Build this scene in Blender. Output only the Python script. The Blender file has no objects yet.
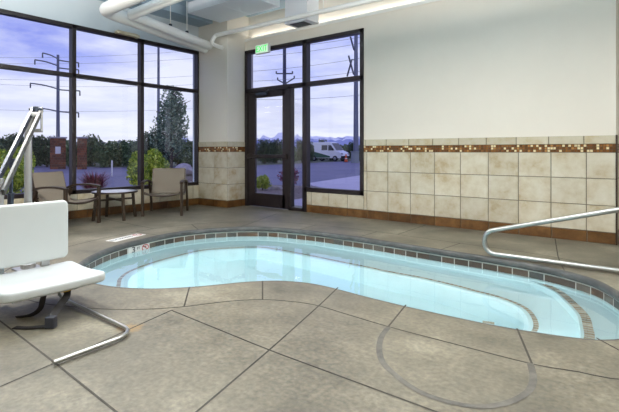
import bpy, bmesh, math, random
from mathutils import Vector, Matrix, geometry
R = math.radians
rnd = random.Random(7)
SC = bpy.context.scene
COL = SC.collection

# ------------------------------------------------------------------ helpers
class MB:
    """collects shapes and links them as ONE mesh object"""
    def __init__(s): s.v = []; s.f = []; s.m = []
    def add(s, vs, fs, mi=0):
        o = len(s.v); s.v += [tuple(p) for p in vs]
        for f in fs: s.f.append([i + o for i in f]); s.m.append(mi)
    def box(s, lo, hi, mi=0, M=None):
        x0, y0, z0 = lo; x1, y1, z1 = hi
        vs = [Vector(p) for p in ((x0,y0,z0),(x1,y0,z0),(x1,y1,z0),(x0,y1,z0),(x0,y0,z1),(x1,y0,z1),(x1,y1,z1),(x0,y1,z1))]
        if M is not None: vs = [M @ p for p in vs]
        s.add(vs, [(0,3,2,1),(4,5,6,7),(0,1,5,4),(1,2,6,5),(2,3,7,6),(3,0,4,7)], mi)
    def rbox(s, lo, hi, b=.005, mi=0, M=None, seg=2):
        bm = bmesh.new(); bmesh.ops.create_cube(bm, size=1)
        c = (Vector(lo) + Vector(hi)) / 2; d = Vector(hi) - Vector(lo)
        for q in bm.verts: q.co = Vector((q.co.x*d.x, q.co.y*d.y, q.co.z*d.z)) + c
        bmesh.ops.bevel(bm, geom=list(bm.edges), offset=b, segments=seg, affect='EDGES', profile=.5)
        s.bm(bm, mi, M)
    def bm(s, bm, mi=0, M=None):
        bm.verts.index_update()
        s.add([(M @ q.co if M is not None else q.co) for q in bm.verts], [[q.index for q in f.verts] for f in bm.faces], mi); bm.free()
    def bar(s, p, q, w, h, mi=0, up=(0,0,1)):
        p = Vector(p); q = Vector(q); d = (q-p).normalized(); u = Vector(up)
        if abs(d.dot(u)) > .98: u = Vector((1,0,0))
        a = d.cross(u).normalized()*w/2; b = a.cross(d).normalized()*h/2
        vs = [p-a-b, p+a-b, p+a+b, p-a+b, q-a-b, q+a-b, q+a+b, q-a+b]
        s.add(vs, [(0,1,2,3),(7,6,5,4),(0,4,5,1),(1,5,6,2),(2,6,7,3),(3,7,4,0)], mi)
    def tube(s, pts, r, n=12, closed=False, mi=0, cap=True, rs=None, flat=None):
        P = [Vector(p) for p in pts]; N = len(P); rings = []; up = None
        for i in range(N):
            a = P[i-1] if (i or closed) else P[i]; b = P[(i+1) % N] if (i < N-1 or closed) else P[i]
            t = (b-a).normalized()
            if up is None:
                up = Vector((0,0,1)) if abs(t.z) < .9 else Vector((1,0,0))
            side = t.cross(up).normalized(); up = side.cross(t).normalized()
            rr = rs[i] if rs else r
            if flat: rings.append([P[i] + side*flat[0]*sx + up*flat[1]*sz for sx, sz in ((-1,-1),(1,-1),(1,1),(-1,1))])
            else: rings.append([P[i] + (side*math.cos(2*math.pi*k/n) + up*math.sin(2*math.pi*k/n))*rr for k in range(n)])
        if flat: n = 4
        fs = []
        for i in range(N if closed else N-1):
            for k in range(n):
                j = (i+1) % N; fs.append((i*n+k, i*n+(k+1) % n, j*n+(k+1) % n, j*n+k))
        if cap and not closed:
            fs.append(list(range(n))[::-1]); fs.append([(N-1)*n+k for k in range(n)])
        s.add([p for g in rings for p in g], fs, mi)
    def lathe(s, prof, c=(0,0,0), n=24, mi=0, M=None):
        vs = []; fs = []; m = len(prof); c = Vector(c)
        for k in range(n):
            a = 2*math.pi*k/n
            for r, z in prof:
                p = Vector((r*math.cos(a), r*math.sin(a), z)) + c
                vs.append(M @ p if M is not None else p)
        for k in range(n):
            for i in range(m-1):
                fs.append((k*m+i, ((k+1) % n)*m+i, ((k+1) % n)*m+i+1, k*m+i+1))
        if prof[0][0] > 1e-6: fs.append([k*m for k in range(n)][::-1])
        if prof[-1][0] > 1e-6: fs.append([k*m+m-1 for k in range(n)])
        s.add(vs, fs, mi)
    def prism(s, poly, axis, a, b, mi=0, M=None):
        """2D outline pushed along an axis"""
        def P(u, w, t): return {'x': (t,u,w), 'y': (u,t,w), 'z': (u,w,t)}[axis]
        n = len(poly); vs = [Vector(P(u,w,a)) for u, w in poly] + [Vector(P(u,w,b)) for u, w in poly]
        if M is not None: vs = [M @ p for p in vs]
        s.add(vs, [list(range(n))[::-1], [n+i for i in range(n)]] + [(i, (i+1) % n, n+(i+1) % n, n+i) for i in range(n)], mi)
    def build(s, name, mats, parent=None, smooth=None, loc=None, **tags):
        me = bpy.data.meshes.new(name); me.from_pydata(s.v, [], s.f)
        for m in (mats if isinstance(mats, (list, tuple)) else [mats]): me.materials.append(m)
        if any(s.m): me.polygons.foreach_set('material_index', s.m)
        bm = bmesh.new(); bm.from_mesh(me); bmesh.ops.recalc_face_normals(bm, faces=bm.faces) if not tags.pop('raw', False) else None
        bm.to_mesh(me); bm.free()
        if smooth is not None:
            me.polygons.foreach_set('use_smooth', [True]*len(me.polygons)); me.set_sharp_from_angle(angle=R(smooth))
        me.update()
        return link(name, me, parent, loc, **tags)
def link(name, data, parent=None, loc=None, **tags):
    o = bpy.data.objects.new(name, data); COL.objects.link(o)
    if parent is not None: o.parent = parent
    if loc is not None: o.location = loc
    for k, v in tags.items(): o[k] = v
    return o
def thing(name, label, cat, loc=(0,0,0), rz=0, group=None):
    o = link(name, None, None, loc); o.empty_display_size = .1; o.rotation_euler = (0,0,rz)
    tag(o, label, cat, group); return o
def tag(o, label, cat, group=None):
    o['label'] = label; o['category'] = cat
    if group: o['group'] = group
    return o
def struct(o): o['kind'] = 'structure'; return o
def copy_tree(o, parent=None):
    c = o.copy(); COL.objects.link(c); c.parent = parent
    for ch in list(o.children): copy_tree(ch, c)
    return c
def fillet(pts, rads, n=8):
    P = [Vector(p) for p in pts]; out = [P[0]]
    for i in range(1, len(P)-1):
        r = rads[i-1] if isinstance(rads, (list, tuple)) else rads
        a = (P[i-1]-P[i]).normalized(); b = (P[i+1]-P[i]).normalized(); ang = a.angle(b)
        if r <= 0 or ang > 3.1: out.append(P[i]); continue
        t = r/math.tan(ang/2); c = P[i] + (a+b).normalized()*r/math.sin(ang/2)
        u = P[i]+a*t-c; w = P[i]+b*t-c; tot = u.angle(w); ax = u.cross(w).normalized()
        for k in range(n+1): out.append(c + Matrix.Rotation(tot*k/n, 3, ax) @ u)
    return out + [P[-1]]
def smooth_loop(pts, step=.05, closed=True):
    """Catmull-Rom through the points, resampled evenly"""
    P = [Vector((p[0], p[1])) for p in pts]; n = len(P); fine = []
    for i in range(n if closed else n-1):
        g = (lambda k: P[k % n]) if closed else (lambda k: P[min(max(k,0),n-1)])
        p0, p1, p2, p3 = g(i-1), g(i), g(i+1), g(i+2)
        for k in range(12):
            t = k/12
            fine.append(.5*((2*p1)+(p2-p0)*t+(2*p0-5*p1+4*p2-p3)*t*t+(3*p1-p0-3*p2+p3)*t*t*t))
    if closed: fine.append(fine[0])
    else: fine.append(P[-1])
    return resample(fine, step, closed)
def resample(fine, step, closed):
    L = [0]
    for a, b in zip(fine, fine[1:]): L.append(L[-1] + (b-a).length)
    m = max(2, round(L[-1]/step)); out = []; j = 0
    for k in range(m if closed else m+1):
        t = L[-1]*k/m
        while j < len(fine)-2 and L[j+1] < t: j += 1
        f = (t-L[j])/max(1e-9, L[j+1]-L[j]); out.append(fine[j].lerp(fine[j+1], min(f,1)))
    return out
def offset(loop, d, closed=True):
    """positive d pushes a clockwise loop outwards"""
    n = len(loop); out = []
    for i in range(n):
        a = loop[i-1] if (closed or i) else loop[i]; b = loop[(i+1) % n] if (closed or i < n-1) else loop[i]
        t = (b-a).normalized(); out.append(loop[i] + Vector((-t.y, t.x))*d)
    return out
def inside(p, loop):
    c = False; n = len(loop); x, y = p[0], p[1]
    for i in range(n):
        a, b = loop[i], loop[(i+1) % n]
        if (a[1] > y) != (b[1] > y) and x < (b[0]-a[0])*(y-a[1])/(b[1]-a[1])+a[0]: c = not c
    return c
def fill(mb, loops, keep, z, mi=0):
    vs = []; es = []
    for lp in loops:
        o = len(vs); vs += [Vector((p[0], p[1])) for p in lp]; es += [(o+i, o+(i+1) % len(lp)) for i in range(len(lp))]
    cv, ce, cf, *_ = geometry.delaunay_2d_cdt(vs, es, [], 0, 1e-5)
    fs = []
    for f in cf:
        c = sum((cv[i] for i in f), Vector((0,0)))/len(f)
        if keep(c): fs.append(list(f))
    used = sorted({i for f in fs for i in f}); ix = {q: k for k, q in enumerate(used)}
    mb.add([(cv[i].x, cv[i].y, z) for i in used], [[ix[i] for i in f] for f in fs], mi)
def slab(mb, w, d, th, cr, er, bend=lambda x, y: 0, mi=0, M=None, n=8):
    """soft-edged rounded rectangle w(x) by d(y), top at z=0"""
    def loop(ins):
        hx, hy, r = w/2-ins, d/2-ins, max(cr-ins, .004); out = []
        for cx, cy, a0 in ((hx-r,hy-r,0),(-hx+r,hy-r,90),(-hx+r,-hy+r,180),(hx-r,-hy+r,270)):
            for k in range(n+1):
                a = R(a0+90*k/n); out.append((cx+r*math.cos(a), cy+r*math.sin(a)))
            # points along the straight edges
            nx = {0:(-hx+r,hy),90:(-hx,-hy+r),180:(hx-r,-hy),270:(hx,hy-r)}[a0]; px = out[-1]
            for k in range(1, 6): out.append((px[0]+(nx[0]-px[0])*k/6, px[1]+(nx[1]-px[1])*k/6))
        return out
    rings = []
    for k in range(5):
        a = R(90*k/4); rings.append([(x,y,-th+er*(1-math.sin(a))) for x,y in loop(er*(1-math.cos(a)) if False else er*(1-math.sin(a)))]) if False else None
    prof = []
    for k in range(5): a = R(90*k/4); prof.append((er*(1-math.sin(a)), -th+er*(1-math.cos(a))))
    for k in range(5): a = R(90*k/4); prof.append((er*(1-math.cos(a)), -er*(1-math.sin(a))))
    rings = [[(x,y,z) for x,y in loop(i)] for i, z in prof]
    base = rings[-1]; b0 = rings[0]
    tops = [[(x*f,y*f,0) for x,y,z in base] for f in (.85,.65,.45,.25,.08)]
    bots = [[(x*f,y*f,-th) for x,y,z in b0] for f in (.08,.25,.45,.65,.85)]
    rings = bots+rings+tops; m = len(base); vs = []
    for rg in rings:
        for x,y,z in rg:
            p = Vector((x,y,z+bend(x,y))); vs.append(M @ p if M is not None else p)
    fs = [(i*m+k, i*m+(k+1) % m, (i+1)*m+(k+1) % m, (i+1)*m+k) for i in range(len(rings)-1) for k in range(m)]
    fs += [list(range(m))[::-1], [(len(rings)-1)*m+k for k in range(m)]]
    mb.add(vs, fs, mi)
def text(name, body, size, mat, M, parent, depth=.0006, sx=1):
    cu = bpy.data.curves.new(name, 'FONT'); cu.body = body; cu.size = size; cu.align_x = 'CENTER'; cu.align_y = 'CENTER'; cu.extrude = depth
    t = bpy.data.objects.new(name, cu); COL.objects.link(t)
    bpy.context.view_layer.update()
    me = bpy.data.meshes.new_from_object(t.evaluated_get(bpy.context.evaluated_depsgraph_get()))
    bpy.data.objects.remove(t); me.transform(M @ Matrix.Diagonal((sx,1,1,1))); me.materials.clear(); me.materials.append(mat)
    return link(name, me, parent)

# ------------------------------------------------------------------ materials
def srgb(r, g, b):
    f = lambda c: (c/255/12.92) if c/255 <= .04045 else ((c/255+.055)/1.055)**2.4
    return (f(r), f(g), f(b), 1)
def mat(name, c, rough=.6, metal=0, noise=None, scale=6, bump=0, bscale=40, island=0, spec=.5, emit=None, detail=6, coat=0):
    m = bpy.data.materials.new(name); m.use_nodes = True; nt = m.node_tree; b = nt.nodes['Principled BSDF']
    c = c if len(c) == 4 else (*c, 1)
    b.inputs['Base Color'].default_value = c; b.inputs['Roughness'].default_value = rough; b.inputs['Metallic'].default_value = metal
    b.inputs['Specular IOR Level'].default_value = spec
    if coat: b.inputs['Coat Weight'].default_value = coat
    tc = nt.nodes.new('ShaderNodeTexCoord'); last = None
    if noise is not None:
        cols = noise if isinstance(noise, list) else [c, noise]
        n = nt.nodes.new('ShaderNodeTexNoise'); n.inputs['Scale'].default_value = scale; n.inputs['Detail'].default_value = detail
        n.inputs['Roughness'].default_value = .65
        vec = tc.outputs['Object']
        if island:
            g = nt.nodes.new('ShaderNodeNewGeometry'); va = nt.nodes.new('ShaderNodeVectorMath'); va.operation = 'SCALE'
            cx = nt.nodes.new('ShaderNodeCombineXYZ')
            for k in range(3): nt.links.new(g.outputs['Random Per Island'], cx.inputs[k])
            nt.links.new(cx.outputs[0], va.inputs[0]); va.inputs['Scale'].default_value = 37
            ad = nt.nodes.new('ShaderNodeVectorMath'); nt.links.new(vec, ad.inputs[0]); nt.links.new(va.outputs[0], ad.inputs[1]); vec = ad.outputs[0]
        nt.links.new(vec, n.inputs['Vector'])
        rp = nt.nodes.new('ShaderNodeValToRGB'); nt.links.new(n.outputs['Fac'], rp.inputs[0])
        el = rp.color_ramp.elements; el[0].position = .3; el[1].position = .7
        el[0].color = cols[0] if len(cols[0]) == 4 else (*cols[0],1); el[1].color = cols[-1] if len(cols[-1]) == 4 else (*cols[-1],1)
        for i, q in enumerate(cols[1:-1]):
            e = el.new(.3+.4*(i+1)/(len(cols)-1)); e.color = q if len(q) == 4 else (*q,1)
        last = rp.outputs[0]
        if island:
            hs = nt.nodes.new('ShaderNodeHueSaturation'); mr = nt.nodes.new('ShaderNodeMapRange')
            mr.inputs[3].default_value = 1-island; mr.inputs[4].default_value = 1+island
            nt.links.new(g.outputs['Random Per Island'], mr.inputs[0]); nt.links.new(mr.outputs[0], hs.inputs['Value']); nt.links.new(last, hs.inputs['Color']); last = hs.outputs[0]
        nt.links.new(last, b.inputs['Base Color'])
    if bump:
        n2 = nt.nodes.new('ShaderNodeTexNoise'); n2.inputs['Scale'].default_value = bscale; n2.inputs['Detail'].default_value = 4
        nt.links.new(tc.outputs['Object'], n2.inputs['Vector'])
        bp = nt.nodes.new('ShaderNodeBump'); bp.inputs['Strength'].default_value = bump; bp.inputs['Distance'].default_value = .01
        nt.links.new(n2.outputs['Fac'], bp.inputs['Height']); nt.links.new(bp.outputs[0], b.inputs['Normal'])
    if emit:
        b.inputs['Emission Color'].default_value = (*emit[0][:3],1); b.inputs['Emission Strength'].default_value = emit[1]
    return m
def islands(name, stops, rough=.4):
    """each loose piece takes one colour of the list"""
    m = bpy.data.materials.new(name); m.use_nodes = True; nt = m.node_tree; b = nt.nodes['Principled BSDF']
    g = nt.nodes.new('ShaderNodeNewGeometry'); rp = nt.nodes.new('ShaderNodeValToRGB'); rp.color_ramp.interpolation = 'CONSTANT'
    el = rp.color_ramp.elements; el[0].position = 0; el[0].color = stops[0][1]; el[1].position = stops[1][0]; el[1].color = stops[1][1]
    for p, c in stops[2:]: e = el.new(p); e.color = c
    nt.links.new(g.outputs['Random Per Island'], rp.inputs[0])
    n = nt.nodes.new('ShaderNodeTexNoise'); n.inputs['Scale'].default_value = 60; tc = nt.nodes.new('ShaderNodeTexCoord'); nt.links.new(tc.outputs['Object'], n.inputs['Vector'])
    hs = nt.nodes.new('ShaderNodeHueSaturation'); mr = nt.nodes.new('ShaderNodeMapRange'); mr.inputs[3].default_value = .6; mr.inputs[4].default_value = 1.4
    nt.links.new(n.outputs['Fac'], mr.inputs[0]); nt.links.new(mr.outputs[0], hs.inputs['Value']); nt.links.new(rp.outputs[0], hs.inputs['Color'])
    nt.links.new(hs.outputs[0], b.inputs['Base Color']); b.inputs['Roughness'].default_value = rough
    return m
def glass_mat(name, tint, ior=1.45):
    m = bpy.data.materials.new(name); m.use_nodes = True; nt = m.node_tree; nt.nodes.remove(nt.nodes['Principled BSDF'])
    out = nt.nodes['Material Output']; t = nt.nodes.new('ShaderNodeBsdfTransparent'); g = nt.nodes.new('ShaderNodeBsdfGlossy'); f = nt.nodes.new('ShaderNodeFresnel'); mx = nt.nodes.new('ShaderNodeMixShader')
    t.inputs[0].default_value = (*tint,1); g.inputs['Roughness'].default_value = .01; f.inputs[0].default_value = ior
    nt.links.new(f.outputs[0], mx.inputs[0]); nt.links.new(t.outputs[0], mx.inputs[1]); nt.links.new(g.outputs[0], mx.inputs[2]); nt.links.new(mx.outputs[0], out.inputs[0])
    return m
def leaf_mat(name, a, b):
    m = islands(name, [(0,a),(.5,b),(.8,tuple(min(1,x*1.35) for x in b))], .6)
    return m
M = {}
M['wall'] = mat('warm_white_paint', srgb(228,221,209), .75, noise=[srgb(226,219,207), srgb(231,224,212)], scale=1.2, bump=.08, bscale=120)
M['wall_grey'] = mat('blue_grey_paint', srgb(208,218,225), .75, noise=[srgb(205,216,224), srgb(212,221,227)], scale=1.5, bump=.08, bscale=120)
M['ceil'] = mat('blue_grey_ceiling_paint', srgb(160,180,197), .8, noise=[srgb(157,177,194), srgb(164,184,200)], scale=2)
M['ceil_main'] = mat('white_ceiling_paint', srgb(205,208,210), .85)
M['panel'] = mat('pale_grey_duct_paint', srgb(228,233,241), .6)
M['white_pipe'] = mat('white_pipe_paint', srgb(250,249,246), .45)
M['white_duct'] = mat('white_duct_paint', srgb(236,238,244), .5)
M['grille'] = mat('dark_grille', srgb(60,70,78), .5)
M['tile'] = mat('travertine_tile', srgb(214,205,184), .38, noise=[srgb(166,144,108), srgb(188,176,151), srgb(200,192,172), srgb(208,202,186)], scale=4.2, island=.08, detail=9)
M['sill_tile'] = mat('cap_tile', srgb(205,195,170), .4, noise=[srgb(172,154,116), srgb(190,180,156), srgb(198,190,170)], scale=6, island=.08)
M['brown_tile'] = mat('brown_base_tile', srgb(96,64,32), .35, noise=[srgb(72,44,18), srgb(98,66,32), srgb(120,84,46)], scale=7, island=.15)
M['grout'] = mat('tile_grout', srgb(120,112,98), .9)
M['mosaic'] = islands('brown_mosaic', [(0,srgb(96,60,26)),(.3,srgb(132,86,40)),(.55,srgb(112,66,30)),(.68,srgb(226,208,166)),(.88,srgb(168,120,66))], .25)
M['mosaic_grout'] = mat('mosaic_grout', srgb(92,70,44), .9)
M['joint'] = mat('dark_joint_sealant', srgb(56,52,46), .8, noise=[srgb(46,42,38), srgb(74,69,61)], scale=8)
M['joint_grey'] = mat('grey_patch_mortar', srgb(98,94,88), .85, noise=[srgb(80,77,72), srgb(114,109,101)], scale=9)
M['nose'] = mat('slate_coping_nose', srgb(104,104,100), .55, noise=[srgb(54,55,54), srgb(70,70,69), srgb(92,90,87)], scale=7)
M['pool_tile'] = islands('slate_waterline_tile', [(0,srgb(76,62,52)),(.2,srgb(92,76,64)),(.4,srgb(72,70,66)),(.6,srgb(86,66,50)),(.8,srgb(98,89,79))], .3)
M['pool_grout'] = mat('white_grout', srgb(214,212,205), .8)
M['step_tile'] = islands('step_edge_tile', [(0,srgb(158,142,122)),(.35,srgb(178,163,144)),(.6,srgb(142,132,120)),(.8,srgb(200,190,174))], .4)
M['plaster'] = mat('pale_blue_pool_plaster', (.68,.86,.885), .6, noise=[(.66,.845,.87,1),(.70,.875,.9,1)], scale=2)
M['bronze'] = mat('dark_bronze_frame', srgb(36,28,30), .4, metal=.2, noise=[srgb(32,25,27), srgb(41,32,33)], scale=5)
M['chair_frame'] = mat('bronze_chair_metal', srgb(56,44,34), .38, metal=.3)
M['sling'] = mat('tan_sling_mesh', srgb(122,111,97), .75, noise=[srgb(114,103,89), srgb(130,119,105)], scale=260, bump=.15, bscale=400)
M['table_top'] = mat('pale_table_top', srgb(176,176,184), .18, spec=.6)
M['seat'] = mat('white_molded_plastic', srgb(196,201,201), .42, noise=[srgb(194,199,199), srgb(199,203,203)], scale=3)
M['steel'] = mat('brushed_stainless', (.43,.43,.415), .34, metal=1)
M['alu'] = mat('anodised_aluminium', (.46,.46,.47), .42, metal=.9)
M['darkmetal'] = mat('dark_blue_grey_metal', srgb(52,58,72), .4, metal=.4)
M['black'] = mat('black_webbing', srgb(30,26,26), .7, noise=[srgb(24,21,22), srgb(38,33,32)], scale=80)
M['buckle'] = mat('grey_black_buckle', srgb(46,48,58), .4)
M['yellow'] = mat('yellow_edge_binding', srgb(190,160,60), .6)
M['white'] = mat('white_enamel', srgb(236,236,232), .4)
M['sign_white'] = mat('white_sign_tile', srgb(232,230,226), .35)
M['ink'] = mat('dark_sign_ink', srgb(40,42,48), .6)
M['ink_red'] = mat('red_sign_ink', srgb(176,50,48), .6)
M['ink_grey'] = mat('grey_sign_ink', srgb(118,126,140), .6)
M['exit_face'] = mat('lit_exit_face', srgb(226,246,226), .5, emit=(srgb(214,250,218), .55))
M['exit_green'] = mat('lit_green_letter', srgb(40,200,80), .5, emit=(srgb(30,215,85), .9))
M['glass'] = glass_mat('clear_window_glass', (.93,.95,1.0))
M['lamp'] = mat('lamp_diffuser', (1,1,1), .5, emit=((1,.97,.92), 3.0))
M['pool_or_fill_lamp'] = mat('pool_or_fill_lens', (1,1,1), .3, emit=((.92,.98,1), 30.0))
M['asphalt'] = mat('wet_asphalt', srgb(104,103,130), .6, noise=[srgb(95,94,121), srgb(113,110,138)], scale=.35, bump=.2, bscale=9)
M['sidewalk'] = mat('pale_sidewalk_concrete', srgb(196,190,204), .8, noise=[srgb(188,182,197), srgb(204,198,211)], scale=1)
M['mulch'] = mat('brown_gravel_bed', srgb(132,120,112), .95, noise=[srgb(96,84,76), srgb(150,138,130)], scale=12, bump=.6, bscale=30)
M['grassland'] = mat('dry_green_land', srgb(96,104,82), .95, noise=[srgb(80,92,68), srgb(112,116,92)], scale=.2)
M['rock'] = mat('pale_granite', srgb(176,168,172), .85, noise=[srgb(150,144,150), srgb(196,188,190)], scale=6, bump=.5, bscale=8)
M['brick'] = mat('red_brick', srgb(140,84,58), .85, noise=[srgb(112,64,44), srgb(156,98,68)], scale=3)
M['bark'] = mat('grey_brown_bark', srgb(84,74,68), .9, noise=[srgb(66,58,54), srgb(102,92,84)], scale=9, bump=.5, bscale=20)
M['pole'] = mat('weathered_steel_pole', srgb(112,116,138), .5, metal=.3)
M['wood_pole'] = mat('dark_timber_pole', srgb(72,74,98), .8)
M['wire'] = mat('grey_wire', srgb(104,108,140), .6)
M['van_white'] = mat('white_van_paint', srgb(232,234,240), .25, coat=.5)
M['van_green'] = mat('dark_green_van_paint', srgb(34,84,66), .3)
M['van_glass'] = mat('tinted_van_glass', srgb(34,40,54), .1)
M['rubber'] = mat('black_rubber', srgb(28,28,30), .8)
M['hub'] = mat('grey_wheel_hub', srgb(150,152,160), .4, metal=.6)
M['orange'] = mat('orange_cone_plastic', srgb(232,92,34), .5)
M['cabinet'] = mat('grey_green_cabinet_paint', srgb(140,148,152), .6)
M['leaf_dark'] = leaf_mat('dark_green_leaf', srgb(60,78,54), srgb(82,100,66))
M['leaf_mid'] = leaf_mat('mid_green_leaf', srgb(74,100,64), srgb(98,122,78))
M['leaf_tree'] = leaf_mat('tree_leaf', srgb(96,122,98), srgb(134,156,126))
M['leaf_yellow'] = leaf_mat('yellow_green_leaf', srgb(132,160,48), srgb(196,206,84))
M['leaf_red'] = leaf_mat('plum_red_leaf', srgb(108,44,66), srgb(146,70,88))

# concrete deck: mottled trowelled concrete with one small rust stain
def deck_mat():
    m = mat('trowelled_concrete', srgb(160,148,130), .5, noise=[srgb(68,64,53), srgb(99,93,79), srgb(115,108,92), srgb(141,134,116)], scale=1.6, bump=.12, bscale=55, detail=10)
    nt = m.node_tree; b = nt.nodes['Principled BSDF']; src = b.inputs['Base Color'].links[0].from_socket
    tc = nt.nodes.new('ShaderNodeTexCoord'); n = nt.nodes.new('ShaderNodeTexNoise'); n.inputs['Scale'].default_value = 38; n.inputs['Detail'].default_value = 8
    nt.links.new(tc.outputs['Object'], n.inputs['Vector'])
    mr = nt.nodes.new('ShaderNodeMapRange'); mr.inputs[1].default_value = .3; mr.inputs[2].default_value = .7; mr.inputs[3].default_value = .70; mr.inputs[4].default_value = 1.27; nt.links.new(n.outputs['Fac'], mr.inputs[0])
    hs = nt.nodes.new('ShaderNodeHueSaturation'); nt.links.new(src, hs.inputs['Color']); nt.links.new(mr.outputs[0], hs.inputs['Value'])
    vm = nt.nodes.new('ShaderNodeVectorMath'); vm.operation = 'DISTANCE'; vm.inputs[1].default_value = (-2.48,1.45,0)
    ad = nt.nodes.new('ShaderNodeVectorMath'); nt.links.new(tc.outputs['Object'], ad.inputs[0])
    ns = nt.nodes.new('ShaderNodeVectorMath'); ns.operation = 'SCALE'; ns.inputs['Scale'].default_value = .12; nt.links.new(n.outputs['Color'], ns.inputs[0]); nt.links.new(ns.outputs[0], ad.inputs[1])
    off = nt.nodes.new('ShaderNodeVectorMath'); off.operation = 'SUBTRACT'; off.inputs[1].default_value = (.06,.06,.06); nt.links.new(ad.outputs[0], off.inputs[0])
    nt.links.new(off.outputs[0], vm.inputs[0])
    ms = nt.nodes.new('ShaderNodeMapRange'); ms.inputs[1].default_value = .045; ms.inputs[2].default_value = .085; ms.inputs[3].default_value = .55; ms.inputs[4].default_value = 0; nt.links.new(vm.outputs['Value'], ms.inputs[0])
    mx = nt.nodes.new('ShaderNodeMix'); mx.data_type = 'RGBA'; mx.inputs[7].default_value = srgb(150,116,62)
    nt.links.new(ms.outputs[0], mx.inputs[0]); nt.links.new(hs.outputs[0], mx.inputs[6]); nt.links.new(mx.outputs[2], b.inputs['Base Color'])
    rr = nt.nodes.new('ShaderNodeMapRange'); rr.inputs[3].default_value = .38; rr.inputs[4].default_value = .62; nt.links.new(n.outputs['Fac'], rr.inputs[0]); nt.links.new(rr.outputs[0], b.inputs['Roughness'])
    return m
M['deck'] = deck_mat()
# water: clear, faintly blue, gently rippled
def water_mat():
    m = bpy.data.materials.new('clear_spa_water'); m.use_nodes = True; nt = m.node_tree; b = nt.nodes['Principled BSDF']
    b.inputs['Base Color'].default_value = (.88,.975,1,1); b.inputs['Roughness'].default_value = 0; b.inputs['IOR'].default_value = 1.333; b.inputs['Transmission Weight'].default_value = 1
    tc = nt.nodes.new('ShaderNodeTexCoord'); n = nt.nodes.new('ShaderNodeTexNoise'); n.inputs['Scale'].default_value = 2.2; n.inputs['Detail'].default_value = 2; nt.links.new(tc.outputs['Object'], n.inputs['Vector'])
    bp = nt.nodes.new('ShaderNodeBump'); bp.inputs['Strength'].default_value = .10; bp.inputs['Distance'].default_value = .02; nt.links.new(n.outputs['Fac'], bp.inputs['Height']); nt.links.new(bp.outputs[0], b.inputs['Normal'])
    return m
M['water'] = water_mat()

# ------------------------------------------------------------------ camera
cam = bpy.data.cameras.new('camera'); cam.sensor_width = 36; cam.lens = 36*450/619; cam.shift_y = -(206-151)/619; cam.clip_end = 6000; cam.clip_start = .05
co = link('camera', cam); co.location = (0,0,1.05); co.rotation_euler = (R(90),0,R(37.9)); SC.camera = co
FW = Vector((-math.sin(R(37.9)), math.cos(R(37.9)), 0)); RT = Vector((math.cos(R(37.9)), math.sin(R(37.9)), 0))

# ------------------------------------------------------------------ room shell
XW, YB, YR, XR, Y0, XE, ZC = -7.14, 6.08, 6.6, 2.4, -2.6, -.385, 3.65
def tile_row(mb, p0, u, n_out, us, z0, z1, gap=.004, th=.008, mi=0):
    """a row of tiles with slightly raised faces; p0 origin on the wall, u along it, n_out towards the room"""
    u = Vector(u); n = Vector(n_out); p0 = Vector(p0)
    for a, b in zip(us, us[1:]):
        q = [p0+u*(a+gap)+Vector((0,0,z0+gap)), p0+u*(b-gap)+Vector((0,0,z0+gap)), p0+u*(b-gap)+Vector((0,0,z1-gap)), p0+u*(a+gap)+Vector((0,0,z1-gap))]
        c = sum(q, Vector())/4; e = [x + n*th + (c-x).normalized()*.003 for x in q]
        mb.add(q+e, [(4,5,6,7),(0,1,5,4),(1,2,6,5),(2,3,7,6),(3,0,4,7)], mi)
def steps(a, b, w, first=None):
    out = [a]; x = a + (first or w)
    while x < b-.02: out.append(x); x += w
    return out+[b]
ROWS = [(.13,.43),(.43,.735),(.735,1.034)]
def wainscot(owner, p0, u, n, L, w=.366, first=None, rows=ROWS, mosaic=True, cap=True, base=True):
    f = MB(); f.add([Vector(p0)+Vector(u)*a+Vector((0,0,z))+Vector(n)*.001 for a, z in ((0,0),(L,0),(L,1.225 if mosaic else rows[-1][1]),(0,1.225 if mosaic else rows[-1][1]))], [(0,1,2,3)])
    f.build('grout_bed', M['grout'], owner)
    m = MB()
    for z0, z1 in rows: tile_row(m, p0, u, n, steps(0, L, w, first), z0, z1)
    m.build('wall_tile', M['tile'], owner)
    if cap:
        m = MB(); tile_row(m, p0, u, n, steps(0, L, w, (first or w)*.55), 1.13, 1.228, th=.012); m.build('cap_tile', M['sill_tile'], owner)
    if mosaic:
        m = MB(); s_ = .0315
        f = MB(); f.add([Vector(p0)+Vector(u)*a+Vector((0,0,z))+Vector(n)*.003 for a, z in ((0,1.034),(L,1.034),(L,1.13),(0,1.13))], [(0,1,2,3)]); f.build('mosaic_bed', M['mosaic_grout'], owner)
        k = max(1, round(L/s_))
        for r_ in range(3): tile_row(m, p0, u, n, [L*i/k for i in range(k+1)], 1.036+r_*.031, 1.036+(r_+1)*.031, gap=.0015, th=.007)
        m.build('mosaic_band', M['mosaic'], owner)
def base_tile(name, p0, u, n, L, first=None):
    m = MB(); tile_row(m, p0, u, n, steps(0, L, .366, first), 0.0, .13, gap=.003, th=.012)
    return struct(m.build(name, M['brown_tile']))

# wall with the big window (left)
w = MB()
w.box((XW-.22,Y0,0),(XW,YR,.385)); w.box((XW-.22,Y0,3.005),(XW,YR,ZC)); w.box((XW-.22,Y0,.385),(XW,.9,3.005)); w.box((XW-.22,5.66,.385),(XW,YR,3.005))
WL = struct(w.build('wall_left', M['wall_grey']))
wainscot(WL, (XW,.9,0), (0,1,0), (1,0,0), 5.63-.9, first=.2, rows=[(.13,.385)], mosaic=False, cap=False)
base_tile('baseboard_left', (XW,Y0,0), (0,1,0), (1,0,0), 5.63-Y0, .2)
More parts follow.
